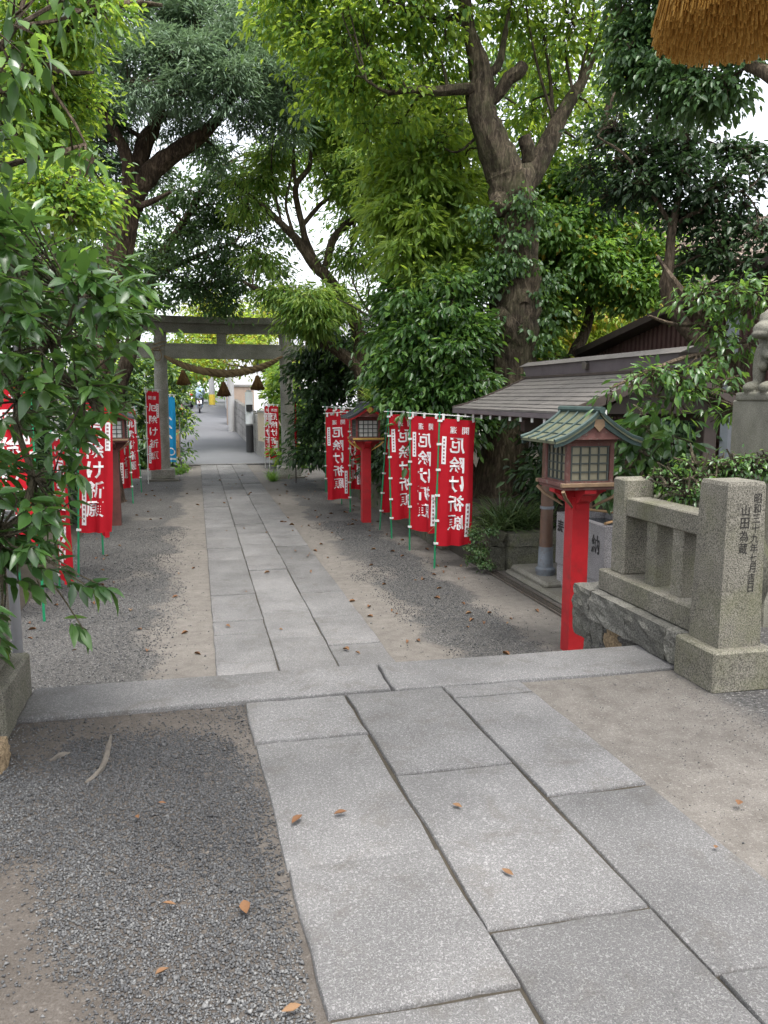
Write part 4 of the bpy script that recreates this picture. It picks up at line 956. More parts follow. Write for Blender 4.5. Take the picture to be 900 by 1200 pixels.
md = st.modifiers.new('remesh', 'REMESH'); md.mode = 'VOXEL'; md.voxel_size = .008; md.use_smooth_shade = True

# ================================================================== BUILDINGS AND STREET
# brown corrugated shed on the right
r = root('brown_shed', (8.4, 11, 0), 'dark brown corrugated shed behind the pavilion and statue', 'building')
sx0, sx1, sy0, sy1 = 6.6, 12.0, 8.2, 14.0
part(MB().prism([(sy0, 0), (sy1, 0), (sy1, 2.6), (sy0, 3.6)], 0, sx0+.02, sx1), 'wall', 'brown_siding', r)
m = MB()
y = sy0+.05
while y < sy1-.05:
    zt_ = 3.6-(y-sy0)/(sy1-sy0)*1.0; m.box(sx0-.012, sx0+.03, y, y+.05, .1, zt_-.02); y += .12
part(m, 'corrugation', 'brown_siding', r)
m = MB(); x = sx0+.05
while x < sx1: m.box(x, x+.05, sy0-.03, sy0+.0, .1, 3.55); x += .12
part(m, 'corrugation', 'brown_siding', r)
m = MB(); m.hexa([(sx0-.3, sy0-.35, 3.62), (sx1, sy0-.35, 3.62), (sx1, sy1+.3, 2.56), (sx0-.3, sy1+.3, 2.56)], [(sx0-.3, sy0-.35, 3.72), (sx1, sy0-.35, 3.72), (sx1, sy1+.3, 2.66), (sx0-.3, sy1+.3, 2.66)]); part(m, 'roof', 'dark_wood', r)
for yy in (9.0, 11.2, 12.9): part(MB().box(sx0-.09, sx0-.014, yy, yy+.16, .2, 3.3-(yy-sy0)*.18), 'downpipe', 'pale_metal', r)
m = MB(); m.box(sx0-.05, sx0-.013, 9.5, 10.6, 1.2, 2.2); w_ = part(m, 'window', 'pale_metal', r); part(MB().box(sx0-.06, sx0-.051, 9.56, 10.54, 1.26, 2.14), 'pane', 'glass_dark', w_)
# tan house farther back
r = root('tan_house', (13, 18, 0), 'tan house with tiled gable roof half hidden by trees', 'building')
part(MB().box(9.3, 18, 17, 24, 0, 4.7), 'wall', 'tan_siding', r)
for x in np.arange(9.5, 17.8, .6): part(MB().box(x, x+.03, 16.97, 16.999, .2, 4.65), 'batten', 'brown_siding', r)
m = MB(); m.hexa([(8.9, 16.5, 4.5), (18.4, 16.5, 4.5), (18.4, 20.5, 6.9), (8.9, 20.5, 6.9)], [(8.9, 16.5, 4.65), (18.4, 16.5, 4.65), (18.4, 20.5, 7.05), (8.9, 20.5, 7.05)])
m.hexa([(8.9, 20.5, 6.9), (18.4, 20.5, 6.9), (18.4, 24.5, 4.5), (8.9, 24.5, 4.5)], [(8.9, 20.5, 7.05), (18.4, 20.5, 7.05), (18.4, 24.5, 4.65), (8.9, 24.5, 4.65)]); rf = part(m, 'roof', 'roof_tile', r)
for i, yy in enumerate(np.linspace(16.6, 20.4, 14)): part(MB().box(8.88, 18.42, yy, yy+.06, 4.655+(yy-16.5)*.6-.02, 4.72+(yy-16.5)*.6), 'tile_course', 'roof_tile', rf)
w_ = part(MB().box(10.6, 11.9, 16.93, 16.99, 2.9, 4.1), 'window', 'pale_metal', r); part(MB().box(10.68, 11.82, 16.91, 16.93, 2.98, 4.02), 'pane', 'glass_dark', w_)
# block walls and poles along the street
r = root('block_wall', (2.1, 34, 0), 'grey concrete block wall along the right of the street', 'wall')
m = MB(); xw = lambda y: 2.12-(y-29.5)*.035
k = 0
for j, yy in enumerate(np.arange(29.5, 40.5, 1.0)):
    for q in range(5):
        z0 = road_z(yy)+q*.30-.05; part(MB().hexa([(xw(yy), yy, z0), (xw(yy)+.2, yy, z0), (xw(yy+.98)+.2, yy+.98, z0), (xw(yy+.98), yy+.98, z0)], [(xw(yy), yy, z0+.285), (xw(yy)+.2, yy, z0+.285), (xw(yy+.98)+.2, yy+.98, z0+.285), (xw(yy+.98), yy+.98, z0+.285)]), 'block', 'wall_block', r)
r = root('beige_wall', (2.5, 27.8, 0), 'beige rendered garden wall right of the street, nearest the torii', 'wall')
def slant(xa, xb, w, z0, z1): return MB().hexa([(xa, 26.2, z0), (xa+w, 26.2, z0), (xb+w, 29.35, z0), (xb, 29.35, z0)], [(xa, 26.2, z1), (xa+w, 26.2, z1), (xb+w, 29.35, z1), (xb, 29.35, z1)])
part(slant(2.68, 2.14, .22, 0, 1.55), 'panel', 'beige_wall', r); part(slant(2.65, 2.11, .28, 1.552, 1.63), 'coping', 'wall_block', r); part(slant(2.655, 2.115, .022, 0, .55), 'skirting', 'wall_block', r)
r = root('brick_gatepost', (2.1, 43, 0), 'brown brick gate wall farther up the street on the right', 'wall')
part(MB().box(1.55, 2.9, 42, 43.2, .3, 2.6, .01), 'panel', 'brick_brown', r); part(MB().box(1.5, 2.95, 41.95, 43.25, 2.6, 2.72, .01), 'coping', 'wall_block', r)
r = root('white_house', (6, 50, 0), 'white rendered house behind the walls at the end of the street', 'building')
part(MB().box(1.95, 12, 46, 56, 0, 6.5), 'wall', 'white_wall', r); part(MB().box(1.6, 12.4, 45.6, 56.4, 6.5, 6.8, .03), 'roof', 'pale_metal', r)
for x in (3.2, 5.0): w_ = part(MB().box(x, x+1.2, 45.93, 45.99, 3.6, 4.9), 'window', 'pale_metal', r); part(MB().box(x+.08, x+1.12, 45.91, 45.93, 3.68, 4.82), 'pane', 'glass_dark', w_)
r = root('pale_house', (-2, 90, 0), 'pale house far away where the street ends', 'building')
part(MB().box(-5, 9, 92, 100, 0, 8.0), 'wall', 'white_wall', r)
m = MB(); m.prism([(91.4, 7.9), (100.6, 7.9), (96, 10.2)], 0, -5.6, 9.6); part(m, 'roof', 'pale_metal', r)
for x in (-1.5, 0.8, 3.2):
    w_ = part(MB().box(x, x+1.3, 91.92, 91.99, 4.4, 5.9), 'window', 'pale_metal', r); part(MB().box(x+.1, x+1.2, 91.9, 91.92, 4.5, 5.8), 'pane', 'glass_dark', w_)
def upole(x, y, h, label, guard=None, rad=.15):
    r = root('utility_pole', (x, y, 0), label, 'pole', 'utility poles along the street'); z = road_z(y)
    part(MB().tube([(x, y, z-.05), (x, y, h)], [rad, rad*.75], 14), 'shaft', 'pole_concrete', r, True)
    if guard == 'sign':
        part(MB().tube([(x, y, z+.02), (x, y, z+1.0)], rad*1.12, 14), 'black_guard', 'black_plastic', r, True); part(MB().tube([(x, y, z+1.05), (x, y, z+2.2)], rad*1.12, 14), 'white_wrap', 'sign_paint', r, True)
        part(MB().box(x-.12, x+.12, y-rad*1.2-.02, y-rad*1.2, z+1.5, z+1.75), 'wrap_mark', 'black_plastic', r)
    if guard == 'stripe': part(MB().tube([(x, y, z+.1), (x, y, z+.8)], rad*1.05, 14), 'yellow_guard', 'stripe_yellow', r, True)
    return r
upole(1.90, 30.2, 2.35, 'short round post with white wrap and black foot by the street', 'sign', .125)
upole(1.60, 38.5, 8.5, 'tall grey utility pole nearest on the right of the street', None, .16)
upole(1.10, 57, 9.0, 'grey utility pole with yellow foot, farther up the street', 'stripe', .2)
q = cr([(1.6, 38.5, 7.6), (-6, 37, 7.0), (-20, 36, 7.4)], 8); tag(MB().tube(q, .015, 4).build('power_cable', 'black_plastic'), 'thin black power cable crossing above the street', 'cable')
# left side of street: low wood fence, parked cars, rider
r = root('wooden_sign', (-.75, 24.6, 0), 'small tan board on posts left of the street behind the blue flag', 'sign')
part(MB().box(-.95, -.50, 24.6, 24.63, .35, 1.15), 'board', 'bamboo', r)
for x in (-.97, -.48): part(MB().tube([(x, 24.62, 0), (x, 24.62, 1.5)], .02, 6), 'leg', 'grey_pipe', r)
def car(x, y, label, body, rz=0.0, sc=1.0):
    r = root('parked_car', (x, y, road_z(y)), label, 'car', None, rz); r.scale = (sc, sc, sc)
    prof = [(-2.0, .35), (-2.05, .75), (-1.9, 1.0), (-1.75, 1.45), (-1.3, 1.62), (.6, 1.6), (1.25, 1.12), (2.0, .98), (2.12, .7), (2.1, .35)]
    m = MB(); n = len(prof)
    V = []
    for xx, f in ((-.78, .97), (-.74, 1), (.74, 1), (.78, .97)):
        for (a, b) in prof: t = max(0, (b-1.0)/.62); V.append((xx*(1-.16*t), a, .35+(b-.35)*f))
    Fc = [tuple(range(n-1, -1, -1)), tuple(3*n+i for i in range(n))]
    for s in range(3):
        for i in range(n): j = (i+1) % n; Fc.append((s*n+i, s*n+j, (s+1)*n+j, (s+1)*n+i))
    m.add(V, Fc).build('body', body, r, True)
    MB().hexa([(-.6, -1.905, 1.03), (.6, -1.905, 1.03), (.6, -1.86, 1.03), (-.6, -1.86, 1.03)], [(-.54, -1.79, 1.43), (.54, -1.79, 1.43), (.54, -1.72, 1.43), (-.54, -1.72, 1.43)]).build('rear_window', 'glass_dark', r)
    for s in (-1, 1):
        MB().box(s*.72-.09, s*.72+.09, -2.06, -1.98, .75, 1.0, .01).build('tail_light', 'tail_red', r)
        MB().hexa([(s*.735, -1.5, 1.05), (s*.80, -1.5, 1.05), (s*.80, 1.0, 1.08), (s*.735, 1.0, 1.08)], [(s*.64, -1.35, 1.5), (s*.69, -1.35, 1.5), (s*.69, .5, 1.5), (s*.64, .5, 1.5)]).build('side_window', 'glass_dark', r)
        for yy in (-1.25, 1.3):
            w = MB().tube([(s*.62, yy, .31), (s*.80, yy, .31)], .31, 18).build('wheel', 'black_plastic', r, True); MB().tube([(s*.80, yy, .31), (s*.81, yy, .31)], .19, 14).build('rim', 'pale_metal', w, True)
    MB().box(-.78, .78, -2.1, -1.97, .38, .6, .02).build('bumper', body, r); MB().box(-.17, .17, -2.115, -2.1, .62, .74).build('number_plate', 'sign_paint', r)
    return r
car(-1.35, 40.5, 'dark red car parked at the left of the street behind leaves', 'car_dark')
car(-.95, 56, 'white car farther up the left of the street', 'car_white')
# motor scooter and rider
sx, sy = .22, 51.0; sz = road_z(51)
r = root('motor_scooter', (sx, sy, sz), 'white motor scooter ridden up the street', 'scooter')
for yy in (-.6, .62): w = MB().tube([(-.05, yy, .24), (.05, yy, .24)], .24, 18).build('wheel', 'black_plastic', r, True); MB().tube([(-.055, yy, .24), (.055, yy, .24)], .12, 12).build('rim', 'pale_metal', w, True)
m = MB(); m.prism([(-.85, .55), (-.8, .75), (-.1, .78), (0, .35), (.3, .30), (.42, .95), (.52, .9), (.5, .3), (.3, .2), (-.3, .22), (-.5, .42)], 0, -.14, .14); m.build('body', 'car_white', r)
MB().box(-.12, .12, -.8, -.1, .785, .86, .03).build('seat', 'black_plastic', r); MB().tube([(-.32, .36, 1.06), (.32, .36, 1.06)], .02, 8).build('handlebar', 'black_plastic', r); MB().tube([(0, .36, 1.05), (0, .6, .25)], .035, 8).build('fork', 'pale_metal', r)
MB().box(-.05, .05, -.88, -.84, .62, .7).build('tail_light', 'tail_red', r); MB().tube([(.32, .36, 1.06), (.36, .34, 1.24)], .012, 6).build('mirror', 'black_plastic', r)
def skin_body(name, joints, edges, mat, parent, sub=1):
    me = bpy.data.meshes.new(name); me.from_pydata([j[:3] for j in joints], edges, []); me.materials.append(M[mat])
    o = bpy.data.objects.new(name, me); link(o, parent)
    sm = o.modifiers.new('skin', 'SKIN')
    if not me.skin_vertices: 
        bm = bmesh.new(); bm.from_mesh(me); bm.verts.layers.skin.verify(); bm.to_mesh(me); bm.free()
    for i, j in enumerate(joints): me.skin_vertices[0].data[i].radius = (j[3], j[3]); me.skin_vertices[0].data[i].use_root = (i == 0)
    s = o.modifiers.new('sub', 'SUBSURF'); s.levels = sub; s.render_levels = sub
    return o
r = root('person', (sx, sy-.4, sz), 'person in a pale blue top and white helmet riding the scooter', 'person')
J = [(0, 0, .95, .15), (0, .02, 1.15, .15), (0, .06, 1.38, .17), (0, .08, 1.50, .07), (0, .10, 1.60, .08), (-.2, .08, 1.42, .07), (-.3, .35, 1.2, .05), (-.28, .70, 1.1, .04), (.2, .08, 1.42, .07), (.3, .35, 1.2, .05), (.28, .70, 1.1, .04),
     (-.12, .1, .92, .11), (-.2, .52, .82, .085), (-.15, .50, .36, .06), (-.15, .62, .32, .05), (.12, .1, .92, .11), (.2, .52, .82, .085), (.15, .50, .36, .06), (.15, .62, .32, .05)]
E_ = [(0, 1), (1, 2), (2, 3), (3, 4), (2, 5), (5, 6), (6, 7), (2, 8), (8, 9), (9, 10), (0, 11), (11, 12), (12, 13), (13, 14), (0, 15), (15, 16), (16, 17), (17, 18)]
skin_body('body', J, E_, 'shirt_blue', r)
MB().sphere((0, .10, 1.70), (.125, .14, .14), 14, 10).build('helmet', 'car_white', r, True)
skin_body('trousers', [(0, 0, .93, .165), (-.13, .12, .92, .125), (-.2, .52, .83, .095), (-.15, .50, .42, .075), (.13, .12, .92, .125), (.2, .52, .83, .095), (.15, .50, .42, .075)], [(0, 1), (1, 2), (2, 3), (0, 4), (4, 5), (5, 6)], 'trousers', r)
# small flood lamp half hidden in the leaves at upper left
c = P(50, 272, 12.5); LS = 1.8
r = root('flood_lamp', (c[0]-.1, c[1], 0), 'pale grey lamp hood showing among the leaves at upper left', 'lamp')
part(MB().tube([(c[0]-.5, c[1]+.3, 0), (c[0]-.5, c[1]+.3, c[2]-.3), (c[0]-.1, c[1], c[2]-.05)], .03, 10), 'post', 'grey_pipe', r, True)
m = MB(); m.hexa([(c[0]-.3, c[1]-.2, c[2]-.17), (c[0]+.19, c[1]-.2, c[2]-.04), (c[0]+.19, c[1]+.2, c[2]-.04), (c[0]-.3, c[1]+.2, c[2]-.17)], [(c[0]-.28, c[1]-.19, c[2]), (c[0]+.23, c[1]-.19, c[2]+.11), (c[0]+.23, c[1]+.19, c[2]+.11), (c[0]-.28, c[1]+.19, c[2])]); part(m, 'hood', 'sign_paint', r)
part(MB().tube([(c[0]-.05, c[1]-.13, c[2]-.08), (c[0]-.02, c[1]-.13, c[2]+.03)], .012, 6), 'bracket', 'white_pole', r)

# ------------------------------------------------------------------ gate frame the orange tassel hangs from
r = root('shrine_gate', (.6, 2.0, TZ), 'timber gate frame overhead that carries the orange tassel', 'gate')
for x in (-2.5, 4.6): part(MB().tube([(x, 2.0, TZ-.05), (x, 2.0, 5.3)], .15, 16), 'column', 'dark_wood', r, True)
part(MB().box(-3.0, 5.1, 1.88, 2.12, 4.7, 5.0, .02), 'beam', 'dark_wood', r); part(MB().box(-3.3, 5.4, 1.82, 2.18, 5.3, 5.55, .02), 'beam', 'dark_wood', r)
q = cr([(-2.4, 2.05, 4.66), (0, tc[1], 4.5), (tc[0], tc[1], 4.44), (4.5, 2.05, 4.66)], 6); part(MB().tube(q, .06, 10), 'rope', 'straw_rope', r, True)
# ================================================================== TREES AND PLANTS
R_ = np.random.default_rng
# --- big yew-like tree left of the torii
limbs = [[(-1.85, 17, -.1, .46)]+px([(112, 450, 17, .40), (122, 390, 17, .37), (131, 330, 17, .34), (142, 272, 17, .32), (150, 232, 17, .34)]),
         px([(150, 240, 17, .26), (172, 207, 17, .24), (200, 182, 16.9, .2), (235, 160, 16.7, .16), (258, 135, 16.6, .12), (278, 108, 16.5, .08), (305, 80, 16.4, .05)]),
         px([(156, 232, 17, .2), (168, 172, 17.2, .19), (180, 150, 17.3, .16), (190, 108, 17.4, .12), (200, 60, 17.5, .08), (215, 5, 17.5, .05), (220, -60, 17.4, .03)]),
         px([(150, 238, 17, .16), (150, 190, 16.8, .14), (138, 160, 16.7, .11), (120, 128, 16.6, .10), (116, 110, 16.5, .08), (95, 82, 16.4, .06), (62, 75, 16.2, .03)]),
         px([(146, 270, 17, .1), (120, 222, 16.4, .06), (112, 205, 16.2, .04), (100, 200, 16, .02)]),
         px([(155, 245, 17, .09), (180, 235, 16.4, .06), (200, 225, 16, .03)]),
         px([(120, 126, 16.6, .07), (140, 105, 16.2, .05), (170, 95, 15.8, .03)])]
limbs = [[(*p[:3], p[3]*.86) for p in l] for l in limbs]
cl = px([(170, 50, 16.5, .8), (205, 62, 16, .75), (235, 40, 16.5, .8), (135, 62, 16.2, .75), (150, 95, 15.8, .6), (275, 65, 16, .75), (300, 95, 16, .7), (335, 105, 16.4, .7), (265, 95, 15.6, .55), (100, 40, 17, .8), (330, 60, 16.8, .8),
         (215, 110, 15.8, .55), (190, 20, 17.5, .9), (120, 150, 17.8, .6), (95, 110, 17, .6), (260, 10, 17, .9), (310, 15, 17, .9), (120, -5, 17, .9), (240, 80, 17.5, .8), (160, 130, 18.2, .6), (330, 140, 16.4, .5), (290, 130, 16.2, .45),
         (250, 170, 17.6, .4), (225, 150, 17.8, .4), (205, 130, 18, .5), (180, 210, 18.2, .4), (130, 190, 18, .5), (105, 170, 17.6, .6), (90, 230, 17.6, .6), (200, -60, 17, .8), (360, 80, 17, .6), (60, 70, 17, .8)])
plant('yew_tree', 'large old tree with brown trunk and grey-green needle foliage left of the torii', 'tree', (-1.85, 17, 0), limbs, cl, 68000, .13, .026, 'leaf_needle', 'bark_brown', 1, oval=False, droop=.1, outw=1.0, rnd=.6, twig=.26, per=22, br=.03, every=6)
# --- darker tree behind it, gaps of sky through its leaves
limbs = [[(-2.6, 20, 0, .2)]+px([(150, 420, 20, .17), (175, 330, 20, .13), (215, 260, 20, .09), (250, 200, 20, .05)]), px([(180, 325, 20, .08), (230, 300, 19.6, .05), (275, 285, 19.4, .03)])]
cl = px([(225, 225, 20, .6), (262, 205, 19.6, .55), (298, 188, 20, .5), (215, 270, 20, .6), (258, 285, 19.5, .5), (200, 325, 19.6, .7), (240, 340, 19.4, .6), (175, 300, 20, .6), (280, 320, 19.5, .5), (250, 250, 20.3, .45)  , (180, 240, 20.5, .45), (160, 330, 20.6, .45), (185, 348, 20.8, .35), (150, 365, 21.8, .35), (100, 300, 20, .9), (60, 330, 20, .9), (310, 240, 20, .4), (300, 280, 20, .4), (240, 180, 20.4, .4), (285, 225, 20.2, .45), (320, 215, 20.4, .4), (235, 260, 20.4, .45), (275, 255, 20.2, .45), (205, 225, 20.4, .45), (330, 270, 20.4, .4), (315, 315, 20.2, .4), (325, 180, 20.6, .45), (255, 310, 20, .4), (265, 352, 19.6, .45)])
plant('evergreen_tree', 'darker evergreen with sky between its leaves, behind the big left tree', 'tree', (-2.6, 20, 0), limbs, cl, 19000, .11, .05, 'leaf_dark', 'bark_thin', 2, twig=.3, per=12, shell=.45)
# --- large right-hand tree
T2 = 12.0
limbs = [[(4.62, T2, .2, .52), (4.62, T2, .7, .42)]+px([(597, 480, T2, .36), (600, 420, T2, .34), (603, 375, T2, .40), (606, 330, T2, .36), (604, 270, T2, .34), (600, 220, T2, .36), (596, 200, T2, .34)]),
         px([(597, 215, T2, .30), (584, 182, T2, .26), (570, 150, T2, .23), (562, 120, T2, .21), (565, 95, T2, .18), (557, 60, T2, .13), (548, 28, T2, .10), (545, -35, T2, .08), (560, -130, T2, .05)]),
         px([(566, 106, T2, .09), (540, 104, T2-.1, .08), (510, 107, T2-.2, .07), (485, 105, T2-.3, .05), (455, 108, T2-.4, .03), (430, 95, T2-.5, .015)]),
         px([(566, 125, T2, .10), (586, 108, T2-.1, .09), (596, 92, T2-.15, .10), (608, 84, T2-.2, .10), (613, 76, T2-.2, .085)]),
         px([(562, 90, T2, .07), (583, 78, T2, .06), (592, 40, T2, .04), (600, -10, T2, .02)]),
         px([(606, 222, T2, .22), (628, 195, T2, .19), (643, 168, T2, .15), (655, 140, T2, .12), (672, 112, T2, .10), (685, 90, T2, .07), (700, 50, T2, .04), (720, -10, T2, .02)]),
         px([(622, 200, T2, .12), (618, 172, T2-.1, .11), (614, 160, T2-.1, .10)]), px([(600, 395, T2-.05, .3), (590, 378, T2-.2, .22), (583, 366, T2-.3, .12)]), px([(608, 345, T2-.1, .28), (612, 352, T2-.28, .16), (614, 358, T2-.36, .08)]), px([(612, 430, T2-.1, .25), (618, 440, T2-.25, .14)]), px([(590, 240, T2-.1, .24), (582, 246, T2-.25, .12)]),
         px([(648, 150, T2, .04), (645, 95, T2+.2, .03), (636, 25, T2+.3, .02), (640, -50, T2+.3, .012)]), px([(650, 145, T2, .03), (628, 70, T2, .022), (612, -20, T2, .012)]),
         [(5.0, 12, 8.2, .1), (4.2, 10.5, 9, .07), (2.6, 9.2, 9.6, .05), (.6, 8.4, 9.8, .02)], px([(676, 106, T2, .03), (692, 35, T2, .02), (700, -40, T2, .012)]), px([(672, 112, T2, .03), (660, 40, T2+.3, .02), (668, -30, T2+.3, .012)])]  # first bough here is unseen, reaching over the path to the shading clumps
cl = px([(430, 55, 12, .6), (480, 35, 12.4, .6), (505, 72, 12.2, .45), (520, 25, 12, .55), (460, 105, 12, .45), (415, 110, 12.4, .5), (600, 25, 12.4, .5), (640, 50, 12.6, .5), (672, 25, 12, .55), (705, 55, 12, .5), (650, 100, 12.8, .4), (692, 128, 12.3, .4), (625, 130, 13, .4), (395, 60, 12.6, .6), (400, 20, 12.4, .6), (450, 0, 12, .6),
         (570, 0, 12.4, .6), (735, 20, 12.2, .5), (530, 130, 12.8, .35), (470, 145, 12.6, .4), (510, 165, 12.8, .4), (545, 190, 13, .35), (430, 150, 12.8, .4), (380, 95, 13, .5), (450, -70, 12, .9), (550, -80, 12, 1.0), (650, -70, 12, 1.0), (740, -60, 12, .8), (400, -60, 12.4, .9), (600, -160, 12, 1.2), (640, 180, 12.8, .35), (675, 165, 12.6, .35), (360, 30, 12.8, .6), (350, -40, 12.6, .8)])
cl += [(x, y, z, 1.0) for x, y, z in [(4.5, 8, 9.6), (2.6, 9.5, 9.8), (5.5, 9, 9.8), (3.4, 11.5, 10.6), (4.8, 6.6, 9.4), (3.6, 14, 11.4)]]  # unseen clumps above the frame, added over the path to shade the ground
plant('hackberry_tree', 'tall old tree with forked trunk and yellow-green leaves right of the path', 'tree', (4.62, T2, 0), limbs, cl, 36000, .10, .05, 'leaf_lime', 'bark_grey', 3, twig=.3, per=12, droop=.45, second=('leaf_mid', .3), every=2, br=.018)
# ivy on its trunk
ip = []
rg = R_(5)
for i in range(44):
    y = rg.uniform(225, 330) if i < 16 else rg.uniform(300, 490); a = rg.uniform(-1, 1) if y < 310 else rg.choice([-1.1, 1.0])*rg.uniform(.55, 1.1); c = P(601+a*36+(8 if y > 300 else 0), y, T2-.34*math.sqrt(max(0, 1-a*a))-.05); ip.append((*c, rg.uniform(.12, .26)))
plant('ivy', 'dark ivy climbing the trunk of the tall forked tree', 'ivy', (4.5, T2-.45, .5), None, ip, 3800, .075, .052, 'leaf_dark', seed=6, droop=.9, twig=.16, per=8, second=('leaf_mid', .25), crown='leaves')
# --- leaning slender tree in the middle
T3 = 17.5
limbs = [[(3.85, T3, .3, .2)]+px([(430, 470, T3, .17), (421, 440, T3, .155), (422, 400, T3, .15), (409, 362, T3, .14), (384, 326, T3, .13), (368, 310, T3, .12), (346, 279, T3, .09), (316, 249, T3, .06), (294, 230, T3, .035), (275, 215, T3, .02)]),
         [(3.95, T3-.3, .3, .16)]+px([(432, 466, T3-.3, .14), (415, 428, T3-.3, .13), (387, 406, T3-.3, .11), (354, 387, T3-.3, .10), (324, 356, T3-.3, .08), (306, 342, T3-.3, .06), (285, 330, T3-.3, .03)]),
         px([(373, 312, T3, .09), (360, 287, T3, .08), (354, 263, T3, .07), (346, 221, T3, .06), (362, 197, T3, .05), (366, 170, T3, .03), (380, 120, T3, .02)]),
         px([(356, 262, T3, .05), (375, 240, T3, .045), (393, 224, T3, .04), (382, 205, T3, .025), (360, 160, T3, .015)]), px([(382, 312, T3, .09), (390, 282, T3, .085), (406, 263, T3, .08), (434, 249, T3, .06), (455, 240, T3, .03)]),
         px([(347, 225, T3, .04), (344, 180, T3, .03), (346, 130, T3, .02), (335, 90, T3, .012)]), px([(345, 278, T3, .04), (335, 240, T3, .03), (342, 205, T3, .025), (345, 170, T3, .015)]),
         px([(330, 262, T3, .03), (318, 200, T3, .02), (322, 150, T3, .012)]), px([(410, 300, T3, .03), (420, 240, T3, .025), (432, 200, T3, .02)])]
cl = px([(352, 360, 17, .42), (375, 375, 16.8, .45), (330, 340, 17.2, .4), (400, 345, 17, .45), (360, 345, 16.6, .35), (355, 130, 17.5, .5), (385, 160, 17.5, .5), (400, 200, 17.4, .45), (330, 100, 17.6, .5), (420, 230, 17.2, .4), (300, 210, 17.6, .35), (320, 180, 18, .35), (285, 240, 17.6, .3), (410, 130, 17.6, .5), (430, 180, 17.2, .5), (440, 270, 17, .4), (410, 300, 17.4, .35), (310, 300, 17.5, .3), (370, 90, 18, .6), (345, 60, 18, .5)])
plant('leaning_tree', 'slender tree leaning over the path with crooked brown stems', 'tree', (3.85, T3, .3), limbs, cl, 24000, .15, .036, 'leaf_bamboo', 'bark_thin', 7, twig=.3, per=12, droop=.5, br=.015, second=('leaf_mid', .35), every=2)
# bare branches crossing in front of it
r = root('bare_shrub', (4.2, 15.5, .4), 'bare grey twiggy shrub between the leaning tree and the tall tree', 'shrub')
lm = [[(4.15, 15.5, .3, .05)]+px([(492, 450, 15.5, .045), (470, 400, 15.5, .04), (440, 375, 15.5, .03), (420, 345, 15.5, .02), (410, 320, 15.5, .01)]), px([(440, 375, 15.5, .022), (415, 360, 15.4, .018), (395, 350, 15.3, .01)]), px([(430, 362, 15.5, .018), (432, 335, 15.4, .012), (425, 310, 15.3, .008)]), [(4.25, 15.4, .3, .04)]+px([(470, 470, 15.4, .035), (474, 380, 15.4, .03), (480, 330, 15.4, .02), (500, 300, 15.4, .01)]), px([(445, 380, 15.5, .018), (465, 350, 15.5, .012), (480, 340, 15.5, .008)])]
mb, _ = limb_mb(lm, n=7, seed=3); part(mb, 'stems', 'bark_stem', r, True)
# --- bamboo-like yellow-green clump
cl = px([(480, 165, 13.6, .45), (515, 180, 13.4, .4), (490, 215, 13.2, .5), (530, 225, 13.2, .4), (470, 250, 13.2, .4), (505, 265, 13, .5), (540, 270, 13, .4), (480, 295, 13, .45), (520, 310, 12.8, .4), (550, 305, 12.8, .35), (455, 215, 13.8, .4), (550, 240, 13.6, .35), (560, 205, 13.8, .3), (465, 185, 14, .4), (500, 330, 12.8, .35), (455, 120, 14, .4), (500, 130, 14, .45), (540, 150, 14, .4)])
limbs = [[(4.3+i*.12, 13.6, .4, .025)]+px([(505+i*9, 400, 13.5, .024), (495+i*14, 280, 13.5, .02), (470+i*24, 150, 13.5, .012)]) for i in range(4)]
plant('bamboo_clump', 'yellow-green bamboo with drooping narrow leaves left of the tall trunk', 'bamboo', (4.4, 13.6, .4), limbs, cl, 15000, .17, .05, 'leaf_bamboo', 'bark_stem', 8, twig=.3, per=12, droop=.5, second=('leaf_lime', .3), every=3, br=.01)
# --- dark evergreen shrubs under it
cl = px([(490, 350, 12.4, .5), (530, 350, 12, .5), (500, 395, 12, .5), (540, 410, 11.6, .5), (480, 430, 12.4, .5), (515, 445, 11.6, .5), (548, 450, 11.4, .3), (490, 475, 12, .45), (470, 385, 12.8, .45), (530, 490, 11.5, .4), (500, 510, 12, .4), (475, 350, 13, .45)])
limbs = [[(4.25+.15*i, 12.2, .4, .05)]+px([(500+i*14, 480, 12.2, .04), (495+i*22, 380, 12.2, .025)]) for i in range(3)]
plant('evergreen_shrub', 'dense dark evergreen shrub behind the nearest red flags', 'shrub', (4.3, 12.2, .4), limbs, cl, 20000, .12, .052, 'leaf_glossy', 'bark_thin', 9, twig=.24, per=10, droop=.5, second=('leaf_mid', .25))
# --- thin tree behind the pavilion
limbs = [[(7.0, 13.0, .5, .13)]+px([(672, 432, 13, .10), (684, 395, 13, .09), (693, 360, 13, .08), (700, 325, 13, .06), (690, 270, 13, .04), (700, 200, 13, .025)]), px([(672, 430, 13.1, .05), (690, 380, 13.1, .045), (694, 330, 13.1, .04), (680, 260, 13.1, .02)]),
         px([(695, 345, 13, .05), (715, 325, 13, .045), (730, 300, 13, .03), (745, 270, 13, .015)]), px([(665, 425, 13, .03), (640, 400, 13.2, .025), (690, 360, 13.4, .015)]), px([(690, 385, 13, .02), (650, 360, 13, .015), (625, 340, 13, .01)])]
cl = px([(640, 225, 13, .4), (680, 215, 12.8, .45), (660, 260, 12.6, .45), (700, 255, 12.6, .45), (650, 300, 12.8, .45), (690, 300, 12.4, .45), (730, 240, 12.8, .4), (740, 285, 12.6, .4), (640, 345, 12.8, .4), (720, 320, 12.4, .4), (665, 340, 13, .4), (760, 300, 12.4, .35), (770, 330, 12.2, .35), (640, 380, 13.2, .35), (745, 345, 12.4, .35), (625, 265, 13, .35), (790, 310, 12.2, .35), (630, 420, 12.8, .3)])
